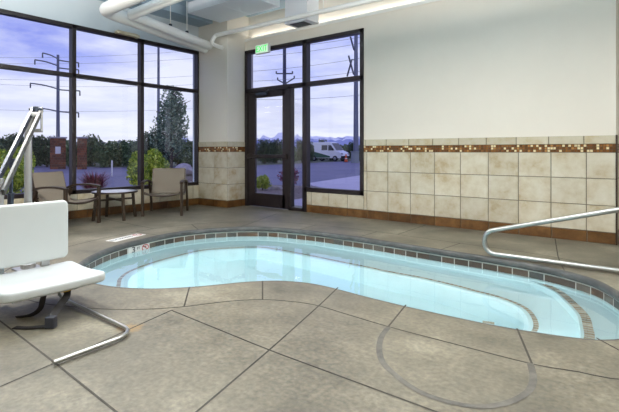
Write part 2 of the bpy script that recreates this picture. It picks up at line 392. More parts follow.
# wall with the glazed door (back)
w = MB()
w.box((-6.31,YB,2.975),(-3.654,YB+.22,3.19)); w.box((-3.654,YB,0),(XE,YB+.22,3.19)); w.box((-4.79,YB,0),(-3.654,YB+.22,.352))
w.box((-6.31,YB+.10,3.19),(XE,YB+.22,ZC)); w.box((XE-.22,YB+.22,0),(XE,YR,ZC)); w.box((XE-.22,YR-.002,0),(XR+.2,YR+.2,ZC))
WB = struct(w.build('wall_back', M['wall']))
wainscot(WB, (-3.654,YB,0), (1,0,0), (0,-1,0), XE+3.654, first=.056)
wainscot(WB, (-4.79,YB,0), (1,0,0), (0,-1,0), 1.136, first=.1, rows=[(.13,.352)], mosaic=False, cap=False)
wainscot(WB, (XE,YB,0), (0,1,0), (1,0,0), YR-YB)
base_tile('baseboard_back', (-4.79,YB,0), (1,0,0), (0,-1,0), XE+4.79, .1)
base_tile('baseboard_return', (XE,YB,0), (0,1,0), (1,0,0), YR-YB)
t = MB(); t.box((-6.31,YB-.012,3.15),(XE,YB+.02,3.195)); struct(t.build('trim_1', M['white']))
t = MB(); t.box((XE-.004,YB-.014,0),(XE+.014,YB+.004,1.23)); struct(t.build('trim_2', M['chair_frame']))
# square column in the corner
w = MB(); w.box((XW,5.63,0),(-6.31,YB+.22,ZC)); CO = struct(w.build('wall_column', M['wall']))
wainscot(CO, (XW,5.63,0), (1,0,0), (0,-1,0), .83, w=.46, first=.46); wainscot(CO, (-6.31,5.63,0), (0,1,0), (1,0,0), .45, w=.45)
base_tile('baseboard_column', (XW,5.63,0), (1,0,0), (0,-1,0), .84, .46); base_tile('baseboard_column', (-6.31,5.62,0), (0,1,0), (1,0,0), .46)
# walls behind the camera, ceiling
w = MB(); w.box((XR,Y0,0),(XR+.2,YR+.2,ZC)); struct(w.build('wall_right', M['wall']))
w = MB(); w.box((XW-.22,Y0-.2,0),(XR+.2,Y0,ZC)); struct(w.build('wall_front', M['wall']))
w = MB(); w.box((XW-.22,Y0-.2,ZC),(XR+.2,YR+.2,ZC+.2)); struct(w.build('ceiling', M['ceil']))
w = MB(); w.box((XW,Y0,3.48),(XW+.42,5.63,ZC)); struct(w.build('ceiling_bulkhead', M['ceil']))

# ------------------------------------------------------------------ windows and door
def frame_bars(mb, plane, at, bars, depth):
    for a0, a1, z0, z1 in bars:
        if plane == 'x': mb.rbox((at-depth,a0,z0),(at,a1,z1), .004)
        else: mb.rbox((a0,at,z0),(a1,at+depth,z1), .004)
W1 = struct(link('window_1', None, None, (0,0,0)))
ys = [.9, 2.08, 3.25, 4.41, 5.66]; zl, zm, zt = .385, 2.22, 3.005
fr = MB(); fw2 = .032; bars = [(.9,5.66,zt-.06,zt),(.9,5.66,zl,zl+.06),(.9,5.66,zm-.03,zm+.03)]
for i, y in enumerate(ys): bars.append((max(.9,y-fw2-(.03 if i == 4 else 0)), min(5.66,y+fw2+(.03 if i == 0 else 0)), zl, zt))
frame_bars(fr, 'x', XW+.012, bars, .11); fr.build('window_frame', M['bronze'], W1)
for a, b in zip(ys, ys[1:]):
    for z0, z1 in ((zl+.04,zm-.02),(zm+.02,zt-.04)):
        g = MB(); g.add([(XW-.05,a+.02,z0),(XW-.05,b-.02,z0),(XW-.05,b-.02,z1),(XW-.05,a+.02,z1)], [(0,1,2,3)]); g.build('pane', M['glass'], W1)
# storefront: window_2 is transom, sidelight and picture pane round the door
W2 = struct(link('window_2', None, None, (0,0,0)))
fr = MB(); B0 = YB-.012
bars = [(-6.31,-3.654,2.91,2.975),(-6.31,-6.235,0,2.975),(-3.725,-3.654,.352,2.975),(-4.885,-4.79,0,2.975),(-6.31,-3.654,2.165,2.24),(-5.205,-5.15,0,2.2),(-4.84,-3.654,.352,.425),(-5.2,-4.84,0,.06)]
frame_bars(fr, 'y', B0, bars, .11); fr.build('window_frame', M['bronze'], W2)
for a, b, z0, z1 in ((-6.24,-4.87,2.23,2.92),(-4.80,-3.72,2.23,2.92),(-4.80,-3.72,.41,2.18),(-5.16,-4.87,.05,2.18)):
    g = MB(); g.add([(a,YB+.05,z0),(b,YB+.05,z0),(b,YB+.05,z1),(a,YB+.05,z1)], [(0,1,2,3)]); g.build('pane', M['glass'], W2)
D1 = struct(link('door_1', None, None, (0,0,0)))
d = MB(); frame_bars(d, 'y', YB+.015, [(-6.23,-6.055,.012,2.16),(-5.365,-5.21,.012,2.16),(-6.1,-5.3,.012,.26),(-6.1,-5.3,2.05,2.16)], .05); d.build('door_frame', M['bronze'], D1)
g = MB(); g.add([(-6.06,YB+.04,.25),(-5.36,YB+.04,.25),(-5.36,YB+.04,2.06),(-6.06,YB+.04,2.06)], [(0,1,2,3)]); g.build('pane', M['glass'], D1)
h = MB(); h.rbox((-6.2,YB-.06,.92),(-5.24,YB-.03,.985), .008); h.rbox((-6.2,YB-.05,.9),(-6.12,YB+.02,1.0), .008); h.rbox((-5.32,YB-.05,.9),(-5.23,YB+.02,1.0), .008); h.build('push_bar', M['bronze'], D1)
h = MB(); h.rbox((-5.98,YB-.05,2.085),(-5.70,YB+.0,2.14), .008); h.bar((-5.75,YB-.06,2.135),(-5.52,YB-.16,2.145),.02,.012); h.bar((-5.52,YB-.16,2.15),(-5.68,YB-.02,2.18),.02,.012); h.build('door_closer', M['darkmetal'], D1)

# exit sign on the head of the glazed door
ex = thing('exit_sign', 'small lit green EXIT sign in a white box above the glazed door', 'sign', (-5.70,5.94,2.905))
b = MB(); b.rbox((-.165,-.03,-.085),(.165,.03,.085), .008); b.rbox((-.05,.03,-.03),(.05,.128,.03), .004); b.build('housing', M['white'], ex)
b = MB(); b.box((-.15,-.034,-.07),(.15,-.0305,.07)); b.build('lit_face', M['exit_face'], ex)
text('lettering', 'EXIT', .155, M['exit_green'], Matrix.Translation((0,-.0355,-.002)) @ Matrix.Rotation(R(90),4,'X'), ex, .002, .92)

# ------------------------------------------------------------------ pipes and ducts under the ceiling
pd = Vector((math.cos(R(-3)), math.sin(R(-3)), 0)); wd = Vector((-.30,.954,0)).normalized()
pp = thing('ventilation_pipe', 'thick white pipe that turns the corner nearest the big window under the ceiling', 'pipe', (0,0,0), 0, 'white pipes under the ceiling')
c1 = Vector((-6.17,3.22,3.03)); e1 = c1 + wd*2.55
b = MB(); b.tube(fillet([c1+pd*6.2, c1, e1], .16, 14), .093, 24); b.build('pipe_run', M['white_pipe'], pp, smooth=40)
def hanger(par, p, r):
    h = MB(); p = Vector(p); h.tube([p+Vector((0,0,r)), (p.x,p.y,ZC)], .007, 8); h.build('hanger_rod', M['white_pipe'], par)
    h = MB(); h.rbox((p.x-.02,p.y-.02,p.z+r-.005),(p.x+.02,p.y+.02,p.z+r+.035), .004); h.build('hanger_clamp', M['darkmetal'], par)
hanger(pp, c1+pd*.12+Vector((0,.02,0)), .09)
pp2 = thing('ventilation_pipe', 'thinner white pipe running inside the thick one round the same corner', 'pipe', (0,0,0), 0, 'white pipes under the ceiling')
c2 = c1 + wd*.38 + pd*.21; e2 = c2 + wd*2.05 + pd*.0
b = MB(); b.tube(fillet([c2+pd*6, c2, e2], .1, 14), .072, 24); b.build('pipe_run', M['white_pipe'], pp2, smooth=40)
for s_ in (.9, 1.35): hanger(pp2, c2+wd*s_, .072)
sp = thing('sprinkler_pipe', 'slim white sprinkler pipe running level along the wall above the glazed door', 'pipe', (0,0,0))
b = MB(); b.tube(fillet([(XR-.1,5.88,3.25),(-6.50,5.50,3.19),(-6.52,5.42,3.03),(-6.46,5.56,2.985),(-6.45,5.64,2.98)], [.07,.05,.04], 8), .036, 16); b.build('pipe_run', M['white_pipe'], sp, smooth=40)
b = MB(); b.tube([(-4.2,5.75,3.22),(-4.2,5.75,ZC)], .006, 8); b.build('hanger_rod', M['white_pipe'], sp)
b = MB(); b.lathe([(0,0),(.02,0),(.02,.03),(.045,.035),(.045,.045),(0,.045)], (0,0,0), 16, 0, M=Matrix.Translation((-6.45,5.618,2.98)) @ Matrix.Rotation(R(-90),4,'X') @ Matrix.Translation((0,0,-.036))); b.build('sprinkler_flange', M['white'], sp, smooth=30)
fd = thing('supply_duct', 'wide flat pale grey duct fixed under the ceiling beside the hanging white duct', 'duct', (-5.6,5.26,3.45))
b = MB(); b.rbox((-.90,-.37,0),(.60,.36,.194), .006); b.build('duct_body', M['panel'], fd)
b = MB(); b.rbox((-.112,-.374,-.003),(-.088,.364,.19), .003); b.build('seam_flange', M['panel'], fd)
vd = thing('vertical_duct', 'boxy white duct dropping from the ceiling with a dark grille underneath', 'duct', (-4.71,5.84,3.165))
b = MB(); b.rbox((-.235,-.16,.02),(.235,.16,ZC-3.165), .006); b.build('duct_body', M['white_duct'], vd)
b = MB(); b.rbox((-.24,-.165,.0),(.24,.165,.03), .006); b.build('collar', M['white_duct'], vd)
b = MB(); b.rbox((-.17,-.11,-.006),(.13,.11,.004), .003); b.build('grille', M['grille'], vd)
wb = MB(); wb.rbox((-.04,-.24,-.03),(.07,.14,.025), .02, seg=4); wb.rbox((-.04,.12,-.035),(.05,.18,.015), .01)
tag(wb.build('window_sensor', mat('aged_cream_plastic', srgb(205,194,168), .5), None, 40, (XW+.05,4.13,3.02)), 'small cream plastic housing sitting on the head of the big window', 'sensor')

# ------------------------------------------------------------------ hanging lamps added to light the room (all out of the picture)
for i, (x, y, k) in enumerate(((-5.0,1.55,2.0),(-3.35,2.55,1.25),(-1.5,3.75,1.0),(-3.6,.4,.45),(-1.2,1.9,.6),(.9,3.4,.9),(-1.8,-1.2,.5),(.9,.2,.5))):
    lt = thing('added_hanging_light', 'long white fill light, added and unseen, hanging on rods over the pool room', 'light', (x,y,2.68), 0, 'added fill lights over the pool room')
    b = MB(); b.rbox((-.62,-.13,-.05),(.62,.13,.05), .012); b.build('light_body', M['white'], lt)
    b = MB(); b.box((-.59,-.11,-.054),(.59,.11,-.0505)); b.build('diffuser', M['lamp'], lt)
    for q in (-.5,.5): b = MB(); b.tube([(q,0,.05),(q,0,ZC-2.68)], .006, 8); b.build('hanger_rod', M['white'], lt)
    for up in (0, 1):
        L = bpy.data.lights.new('lamp', 'AREA'); L.shape = 'RECTANGLE'; L.size = 1.16; L.size_y = .22; L.energy = (86 if up else 37)*k; L.color = (1,.945,.87)
        lo = link('lamp', L, lt, (0,0,.06 if up else -.06)); lo.rotation_euler = (R(180) if up else 0,0,0)

cl_ = thing('cove_light', 'long slim light strip lying on the ledge above the glazed door wall', 'light', (-3.35,YB+.045,3.19))
b = MB(); b.rbox((-2.9,-.03,0),(2.9,.03,.02), .004); b.build('light_body', M['white'], cl_)
b = MB(); b.box((-2.88,-.02,.02),(2.88,.02,.0225)); b.build('diffuser', M['lamp'], cl_)
L = bpy.data.lights.new('lamp', 'AREA'); L.shape = 'RECTANGLE'; L.size = 5.7; L.size_y = .04; L.energy = 5; L.color = (1,.93,.82)
lo = link('lamp', L, cl_, (0,0,.03)); lo.rotation_euler = (R(180),0,0)
# ------------------------------------------------------------------ floor with the pool hole
EDGE = [(-4.255,2.01),(-4.421,2.165),(-4.541,2.307),(-4.656,2.473),(-4.758,2.666),(-4.822,2.848),(-4.839,2.961),(-4.907,3.267),(-4.918,3.564),(-4.862,3.824),(-4.707,4.132),(-4.468,4.401),(-4.162,4.577),(-3.644,4.668),(-3.265,4.69),(-2.784,4.692),(-2.32,4.66),(-1.845,4.63),(-1.393,4.608),(-1.051,4.576),(-.838,4.532),(-.635,4.45),(-.439,4.32),(-.315,4.142),(-.21,3.921),(-.141,3.68),(-.111,3.416),(-.127,3.209),(-.182,3.078),(-.28,2.985),(-.386,2.936),(-.52,2.897),(-.667,2.865),(-.828,2.843),(-.997,2.833),(-1.128,2.828),(-1.368,2.823),(-1.65,2.831),(-1.9,2.85),(-2.05,2.856),(-2.19,2.845),(-2.31,2.81),(-2.443,2.745),(-2.564,2.639),(-2.665,2.514),(-2.755,2.372),(-2.839,2.242),(-2.935,2.125),(-3.04,2.02),(-3.165,1.927),(-3.325,1.847),(-3.497,1.8),(-3.666,1.788),(-3.859,1.806),(-4.058,1.873)]
E0 = smooth_loop(EDGE, .04)
hole = offset(E0, .034)
rect = [(XW-.1,Y0-.1),(XR+.1,Y0-.1),(XR+.1,YR+.1),(XW-.1,YR+.1)]
f = MB(); fill(f, [rect, hole], lambda c: not inside(c, hole) and XW-.1 < c[0] < XR+.1 and Y0-.1 < c[1] < YR+.1, 0)
n = len(hole); f.add([(p.x,p.y,0) for p in hole]+[(p.x,p.y,-.2) for p in hole], [(i,(i+1) % n,n+(i+1) % n,n+i) for i in range(n)])
FL = struct(f.build('floor', M['deck']))
for p in FL.data.polygons: pass
if FL.data.polygons[0].normal.z < 0: FL.data.flip_normals()
def ribbon(name, pts, w, material, z=.0012, smooth=True):
    P = smooth_loop(pts, .06, False) if smooth and len(pts) > 2 else resample([Vector(p) for p in pts], .2, False)
    m = MB(); a = offset(P, w/2, False); b_ = offset(P, -w/2, False)
    if isinstance(w, float) and name == 'patch_ring': pass
    k = len(P); m.add([(p.x,p.y,z) for p in a]+[(p.x,p.y,z) for p in b_], [(i,i+1,k+i+1,k+i) for i in range(k-1)])
    o = m.build(name, material, FL)
    if o.data.polygons[0].normal.z < 0: o.data.flip_normals()
    return o
CO_ = offset(E0, .47)   # outer joint of the coping ring
# keep the traced near side, follow the ring on the far side
ribbon('control_joint', [(-4.4,1.38),(-4.0,1.29),(-3.68,1.27),(-3.379,1.309),(-3.185,1.384),(-2.895,1.529),(-2.707,1.671),(-2.545,1.852),(-2.385,2.117),(-2.217,2.301),(-2.002,2.407),(-1.823,2.444),(-1.607,2.43),(-1.275,2.41),(-.916,2.413),(-.499,2.423),(-.319,2.468),(-.148,2.505),(.12,2.68)], .012, M['joint'])
ribbon('control_joint', [(-4.4,1.38),(-4.68,1.62),(-4.95,1.97),(-5.13,2.3),(-5.28,2.75),(-5.37,3.2),(-5.38,3.65),(-5.28,4.05),(-5.05,4.45),(-4.7,4.8),(-4.25,5.03),(-3.65,5.13),(-3.1,5.16),(-2.4,5.13),(-1.8,5.09),(-1.2,5.06),(-.77,4.98),(-.35,4.76),(-.02,4.4),(.2,3.9),(.34,3.4),(.3,2.95),(.12,2.68)], .012, M['joint'])
for pts in ([(-2.542,1.78),(-1.623,1.74),(-.87,1.742),(2.3,1.74)], [(-1.951,2.862),(-1.823,2.444),(-1.623,1.738),(-1.472,1.157),(-1.06,-.5)], [(XW,1.13),(-4.771,1.076),(-3.216,1.019),(-2.364,.984),(-1.727,.95),(2.3,.93)], [(-2.538,1.776),(-2.364,.984),(-2.276,.513),(-2.05,-.6)], 
            [(-2.865,2.172),(-2.527,1.871)], [(-2.532,2.635),(-2.212,2.302)], [(-1.366,2.825),(-1.281,2.415)], [(-.666,2.853),(-.497,2.424)], [(-.282,2.984),(-.17,2.87),(.12,2.68)], [(-4.911,3.264),(-5.37,3.24)], [(-4.86,3.829),(-5.3,4.05)], [(-4.568,4.3),(-5.05,5.6)], [(-.988,6.05),(-.79,5.0),(-.66,4.486)], [(-1.84,4.64),(-1.79,5.1)], [(-2.9,4.7),(-2.9,5.15)], [(-3.8,4.66),(-3.85,5.1)], [(-5.38,3.5),(XW,3.55)], [(-2.6,5.16),(-2.62,6.05)]):
    ribbon('control_joint', pts, .011, M['joint'], smooth=False)
ribbon('patch_ring', [(-1.275,2.41),(-1.245,2.27),(-1.18,2.12),(-1.09,1.99),(-.995,1.92),(-.87,1.855),(-.75,1.835),(-.61,1.868),(-.53,1.94),(-.475,2.045),(-.45,2.16),(-.462,2.28),(-.505,2.425)], .032, M['joint_grey'], .0016)

# ------------------------------------------------------------------ the pool
PZ = -.13
pool = thing('spa_pool', 'kidney-shaped whirlpool of pale blue water sunk in the concrete deck', 'pool', (-2.5,3.4,0))
OFS = Vector((2.5,-3.4,0))
def pool_build(mb, name, m, parent=None, **k):
    mb.v = [(a+OFS.x, b_+OFS.y, c) for a, b_, c in mb.v]
    return mb.build(name, m, parent or pool, **k)
def sweep(mb, prof, loop=E0):
    """prof: (outward offset, z)"""
    n = len(loop); rings = [[(p.x,p.y,z) for p in offset(loop, o)] for o, z in prof]
    mb.add([p for g in rings for p in g], [(i*n+k, i*n+(k+1) % n, (i+1)*n+(k+1) % n, (i+1)*n+k) for i in range(len(prof)-1) for k in range(n)])
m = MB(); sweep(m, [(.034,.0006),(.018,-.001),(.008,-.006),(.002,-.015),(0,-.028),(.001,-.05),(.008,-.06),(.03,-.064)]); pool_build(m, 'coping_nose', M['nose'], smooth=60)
m = MB(); sweep(m, [(.03,-.058),(.03,-.2)]); pool_build(m, 'grout_band', M['pool_grout'])
TL = resample([*offset(E0,.0285), offset(E0,.0285)[0]], .01, True); per = len(TL); nt_ = round(per*.01/.145); m = MB()
tile_spans = []
for k in range(nt_):
    a = per*k/nt_; b_ = per*(k+1)/nt_; idx = [TL[int(a+.5+(b_-a-.9)*j/5) % per] for j in range(6)]
    tile_spans.append(idx)
    mid = (idx[0]+idx[-1])/2
    if (mid-Vector((-4.87,2.97))).length < .15: continue
    m.add([(p.x,p.y,-.077) for p in idx]+[(p.x,p.y,-.150) for p in idx], [(j,j+1,7+j,6+j) for j in range(5)])
pool_build(m, 'waterline_tile', M['pool_tile'])
BZ, SZ, FZ = -.45, -.26, -.98
BEN = [(-4.09,2.28),(-4.22,2.366),(-4.352,2.503),(-4.434,2.654),(-4.508,2.881),(-4.557,3.162),(-4.572,3.595),(-4.445,3.87),(-4.155,4.21),(-3.826,4.282),(-3.36,4.288),(-2.92,4.274),(-2.486,4.265),(-2.303,4.25),(-1.85,4.257),(-1.484,4.212),(-1.353,4.176),(-1.11,4.13),(-.91,4.024),(-.796,3.873),(-.716,3.623),(-.74,3.4),(-.9,3.2),(-1.1,3.13),(-1.37,3.11),(-1.65,3.11),(-1.95,3.14),(-2.2,3.14),(-2.42,3.06),(-2.6,2.93),(-2.78,2.73),(-2.95,2.5),(-3.1,2.34),(-3.3,2.19),(-3.5,2.11),(-3.7,2.1),(-3.9,2.17)]
BS = smooth_loop(BEN, .04); BI = offset(BS, -.05)
wall = offset(E0, .03)
m = MB(); sweep(m, [(.03,-.14),(.03,BZ)]); fill(m, [wall, BI], lambda c: inside(c, wall) and not inside(c, BI), BZ)
n = len(BI); BF = offset(BI, -.03)
m.add([(p.x,p.y,BZ) for p in BI]+[(p.x,p.y,BZ-.04) for p in BF]+[(p.x,p.y,FZ) for p in BF], [(r_*n+i, r_*n+(i+1) % n, (r_+1)*n+(i+1) % n, (r_+1)*n+i) for r_ in (0,1) for i in range(n)])
fill(m, [BF], lambda c: inside(c, BF), FZ)
pool_build(m, 'basin', M['plaster'])
def edge_strip(P, w, z, closed, name='step_edge_tile', step=.045):
    P = resample(P+([P[0]] if closed else []), step, False); m = MB()
    for i in range(len(P)-1):
        a, b_ = P[i], P[i+1]; t = (b_-a); u = t.normalized(); nn = Vector((-u.y,u.x))*w/2; a = a+t*.06; b_ = b_-t*.06
        m.add([(q.x,q.y,z) for q in (a-nn,b_-nn,b_+nn,a+nn)], [(0,1,2,3)])
    return pool_build(m, name, M['step_tile'])
edge_strip(offset(BS,.0), .036, BZ+.003, True, 'bench_edge_tile')
ST = smooth_loop([(-.93,4.62),(-.83,4.556),(-.728,4.45),(-.652,4.347),(-.508,4.053),(-.436,3.872),(-.393,3.649),(-.364,3.456),(-.37,3.2),(-.43,3.0),(-.5,2.86)], .04, False)
SI = offset(ST, -.05, False)
if not (SI[10].x < ST[10].x): SI = offset(ST, .05, False)
SI = [p for p in SI]
stp = SI+[p for p in [Vector((.2,2.86)),Vector((.2,4.7))]]
def in_step(c): return inside(c, wall) and inside(c, stp)
m = MB(); fill(m, [wall, stp], in_step, SZ)
k = len(SI); SIo = SI
m.add([(p.x,p.y,SZ) for p in SI]+[(p.x,p.y,BZ) for p in SI], [(i,i+1,k+i+1,k+i) for i in range(k-1)])
pool_build(m, 'entry_step', M['plaster'])
edge_strip([p for p in ST if inside(p, wall)], .06, SZ+.003, False)
edge_strip([Vector((-1.12,3.85)),Vector((-1.09,3.75)),Vector((-1.04,3.65))], .09, FZ+.2, False, 'step_edge_tile', .05)
m = MB(); fill(m, [E0_ := offset(E0,.029)], lambda c: inside(c, E0_), PZ)
wt = pool_build(m, 'water', M['water'], raw=True)
if wt.data.polygons[0].normal.z < 0: wt.data.flip_normals()
# first underwater lamp makes the left glow; the other four are added unseen fill
for px, py, z, ax, ay, en in ((-4.02,2.27,-.68,-.1,1,80),(-3.45,1.80,-.30,-.2,1,11),(-2.52,2.70,-.30,-.7,1,6),(-1.6,2.86,-.30,0,1,6.5),(-.62,2.91,-.235,.1,1,8)):
    dvec = Vector((ax,ay,-.05)).normalized()
    q = dvec.to_track_quat('Z','Y').to_matrix().to_4x4()
    m = MB(); m.lathe([(.0,.012),(.07,.012),(.078,.0),(.1,.0),(.1,-.04),(0,-.04)], (0,0,0), 24, M=Matrix.Translation((px,py,z)) @ q)
    ol = pool_build(m, 'pool_or_fill_light', M['pool_or_fill_lamp'], smooth=30)
    L = bpy.data.lights.new('underwater_or_fill_lamp', 'POINT'); L.shadow_soft_size = .05; L.energy = en; L.color = (.9,.98,1)
    link('underwater_or_fill_lamp', L, pool, Vector((px,py,z))+dvec*.10+OFS)
# depth marker set in the waterline tile
mk = MB(); mid = Vector((-4.87,2.97)); tdir = Vector((-.2,1)).normalized()
def near_e0(p):
    return min(E0, key=lambda q: (q-p).length)
seg = [near_e0(mid+tdir*s_) for s_ in (-.15,-.075,0,.075,.15)]
nrm = Vector((tdir.y,-tdir.x))
seg = [p - Vector((tdir.y,-tdir.x))*0.027 for p in seg]
mk.add([(p.x+nrm.x*.002,p.y+nrm.y*.002,-.067) for p in seg]+[(p.x+nrm.x*.002,p.y+nrm.y*.002,-.152) for p in seg], [(j,j+1,6+j,5+j) for j in range(4)])
dm = pool_build(mk, 'depth_marker', M['sign_white'], raw=True); dm['label'] = 'white depth marker tile set in the waterline band'
def face_M(c, t, up, n_):
    return Matrix(((t.x,up.x,n_.x,c.x),(t.y,up.y,n_.y,c.y),(t.z,up.z,n_.z,c.z),(0,0,0,1)))
# reading direction as seen from over the water
cmid = seg[2]; t3 = Vector((seg[3].x-seg[1].x, seg[3].y-seg[1].y, 0)).normalized(); n3 = Vector((t3.y,-t3.x,0))
if n3.dot(Vector((1,0,0))) < 0: n3 = -n3
for s_, body, sz, dz in ((-.095,'3',.095,-.105),(-.022,'FT',.042,-.098)):
    c = Vector((cmid.x,cmid.y,dz)) + t3*s_ + n3*.008
    text('marker_lettering', body, sz, M['ink'], Matrix.Translation(OFS) @ face_M(c, t3, Vector((0,0,1)), n3), dm, .001, 1.35 if body == '3' else 1)
def ring_icon(mb, r, w, n=28, Mx=None, slash=True):
    vs = []; fs = []
    for k in range(n):
        a = 2*math.pi*k/n; vs += [Vector((r*math.cos(a),r*math.sin(a),0)), Vector(((r-w)*math.cos(a),(r-w)*math.sin(a),0))]
    fs = [(2*k,2*((k+1) % n),2*((k+1) % n)+1,2*k+1) for k in range(n)]
    mb.add([Mx @ v for v in vs], fs)
    if slash:
        a = Vector((.7071,-.7071,0)); b_ = Vector((.7071,.7071,0))*w/2
        mb.add([Mx @ v for v in (-a*(r-w/2)-b_, a*(r-w/2)-b_, a*(r-w/2)+b_, -a*(r-w/2)+b_)], [(0,1,2,3)])
def diver(mb, s, Mx):
    mb.add([Mx @ Vector((x*s,y*s,-.0002)) for x, y in ((-.6,.25),(-.1,.35),(.35,-.25),(.5,-.4),(.3,-.35),(-.15,.12))], [(0,1,2,3,4,5)])
    mb.add([Mx @ Vector((.12*s+.14*s*math.cos(k), .28*s+.14*s*math.sin(k), -.0002)) for k in [2*math.pi*i/10 for i in range(10)]], [tuple(range(10))])
Mi = Matrix.Translation(OFS) @ face_M(Vector((cmid.x,cmid.y,-.108))+t3*.082+n3*.008, t3, Vector((0,0,1)), n3) @ Matrix.Diagonal((1.4,1,1,1))
m = MB(); ring_icon(m, .038, .008, Mx=Mi); m.build('no_diving_ring', M['ink_red'], dm, raw=True)
m = MB(); diver(m, .05, Mi @ Matrix.Translation((0,0,-.0004))); m.build('diver_mark', M['ink'], dm, raw=True)
# no diving tile flat on the coping
sg = thing('no_diving_tile', 'white no-diving tile set flat in the far coping beside the pool corner', 'sign', (-5.09,2.935,.0018))
ang = math.atan2(3.17-2.69, -5.165+5.03)
sg.rotation_euler = (0,0,ang)
m = MB(); m.rbox((-.245,-.075,-.001),(.245,.075,.003), .001); m.build('sign_plate', M['sign_white'], sg)
text('marker_lettering', 'NO', .085, M['ink_grey'], Matrix.Translation((-.165,0,.0042)), sg, .0006, 1.2)
text('marker_lettering', 'DIVING', .062, M['ink'], Matrix.Translation((.0,0,.0042)), sg, .0006, .95)
m = MB(); ring_icon(m, .055, .011, Mx=Matrix.Translation((.175,0,.0045))); m.build('no_diving_ring', M['ink_red'], sg, raw=True)
m = MB(); diver(m, .075, Matrix.Translation((.175,0,.0046))); m.build('diver_mark', M['ink'], sg, raw=True)

# ------------------------------------------------------------------ patio chairs and table
def patio_chair(label, loc, rz):
    t = thing('patio_chair', label, 'chair', loc, rz, 'tan sling chairs by the window')
    F = M['chair_frame']; hw = .305
    for s_ in (-1, 1):
        b = MB(); b.rbox((.27,s_*hw-.021,0),(.312,s_*hw+.021,.535), .005); b.build('leg', F, t)
        b = MB(); b.tube([(-.36,s_*hw,.0),(-.33,s_*hw,.18),(-.27,s_*hw,.36),(-.20,s_*hw,.50)], .0, flat=(.018,.02)); b.build('leg', F, t)
        arm = [(.315,s_*hw,.533),(.25,s_*hw,.548),(.1,s_*hw,.56),(-.08,s_*hw,.553),(-.2,s_*hw,.53),(-.27,s_*hw,.50)]
        b = MB(); b.tube([Vector(p) for p in smooth_arc(arm)], 0, flat=(.026,.013)); b.build('armrest', F, t, 50)
        rail = [(.30,s_*(hw-.03),.375),(.1,s_*(hw-.03),.335),(-.1,s_*(hw-.03),.315),(-.2,s_*(hw-.03),.34),(-.265,s_*(hw-.035),.45),(-.34,s_*(hw-.04),.735)]
        b = MB(); b.tube([Vector(p) for p in smooth_arc(rail)], .0, flat=(.014,.014)); b.build('side_rail', F, t, 50)
    b = MB()
    b.tube(smooth_arc([(.29,-hw,.37),(.29,-.15,.335),(.29,0,.325),(.29,.15,.335),(.29,hw,.37)]), .015, 10)
    b.build('cross_bar', F, t, 50)
    for q in (((-.24,-hw,.40),(-.24,hw,.40)), ((-.34,-hw+.04,.737),(-.34,hw-.04,.737))): b = MB(); b.tube(q, .014, 10); b.build('cross_bar', F, t, 50)
    def sheet(pts, y0, y1, sag):
        P = smooth_arc(pts); m = MB(); ny = 8; th = .004
        for off in (0, -th):
            m.add([(p.x, y0+(y1-y0)*j/ny, p.z+off-sag*(1-(2*j/ny-1)**2)) for p in P for j in range(ny+1)], [(i*(ny+1)+j,(i+1)*(ny+1)+j,(i+1)*(ny+1)+j+1,i*(ny+1)+j+1) for i in range(len(P)-1) for j in range(ny)])
        return m
    sheet([(.29,0,.37),(.1,0,.345),(-.1,0,.325),(-.19,0,.345)], -hw+.03, hw-.03, .03).build('seat', M['sling'], t, 60)
    sheet([(-.165,0,.345),(-.235,0,.46),(-.275,0,.58),(-.322,0,.752)], -hw+.042, hw-.042, .006).build('backrest', M['sling'], t, 60)
    return t
def smooth_arc(pts, k=5):
    P = [Vector(p) for p in pts]; n = len(P); out = []
    for i in range(n-1):
        p0, p1, p2, p3 = P[max(i-1,0)], P[i], P[i+1], P[min(i+2,n-1)]
        for j in range(k):
            t = j/k; out.append(.5*((2*p1)+(p2-p0)*t+(2*p0-5*p1+4*p2-p3)*t*t+(3*p1-p0-3*p2+p3)*t*t*t))
    return out+[P[-1]]
a1 = R(22); f1 = Vector((math.cos(a1),math.sin(a1))); l1 = Vector((-f1.y,f1.x))
p = Vector((-6.465,3.295)) - f1*.29 - l1*.305
patio_chair('tan sling chair half hidden behind the white seat of the pool lift', (p.x,p.y,0), a1)
p = (Vector((-6.547,4.051))+Vector((-6.116,4.482)))/2 - Vector((.7071,-.7071))*.29
patio_chair('tan sling chair facing the pool between the round table and the corner column', (p.x,p.y,0), R(-45))
tb = thing('side_table', 'low round bronze side table with a pale top between the two sling chairs', 'table', (-6.68,3.66,0), R(-6))
b = MB(); b.lathe([(0,.405),(.325,.405),(.335,.41),(.335,.425),(.327,.43),(.3,.43),(.298,.427),(0,.427)], n=40); b.build('rim', M['chair_frame'], tb, 30)
b = MB(); b.lathe([(0,.426),(.298,.426),(.298,.4295),(0,.4295)], n=40); b.build('table_top', M['table_top'], tb)
for k in range(4):
    a = R(90*k); b = MB(); b.tube([(.325*math.cos(a),.325*math.sin(a),0),(.30*math.cos(a),.30*math.sin(a),.2),(.285*math.cos(a),.285*math.sin(a),.41)], 0, flat=(.018,.018)); b.build('leg', M['chair_frame'], tb)
b = MB(); b.bar((-.29,0,.3),(.29,0,.3),.02,.03); b.bar((0,-.29,.3),(0,.29,.3),.02,.029); b.build('stretcher', M['chair_frame'], tb)

# ------------------------------------------------------------------ stainless grab rail over the far coping
gr = thing('grab_rail', 'bent stainless steel grab rail along the far edge of the pool', 'rail', (-.4,4.62,0))
b = MB(); path = fillet([(1.0,0,0),(.98,0,.79),(-.98,0,.245),(-.98,0,.034),(1.02,0,.034)], [.16,.105,.1], 12)
b.tube([Vector(q) for q in path], .0225, 18); b.build('tube', M['steel'], gr, 40)
b = MB(); b.lathe([(0,0),(.06,0),(.06,.006),(.03,.02),(0,.02)], (1.0,0,0), 24); b.build('anchor_plate', M['steel'], gr, 30)

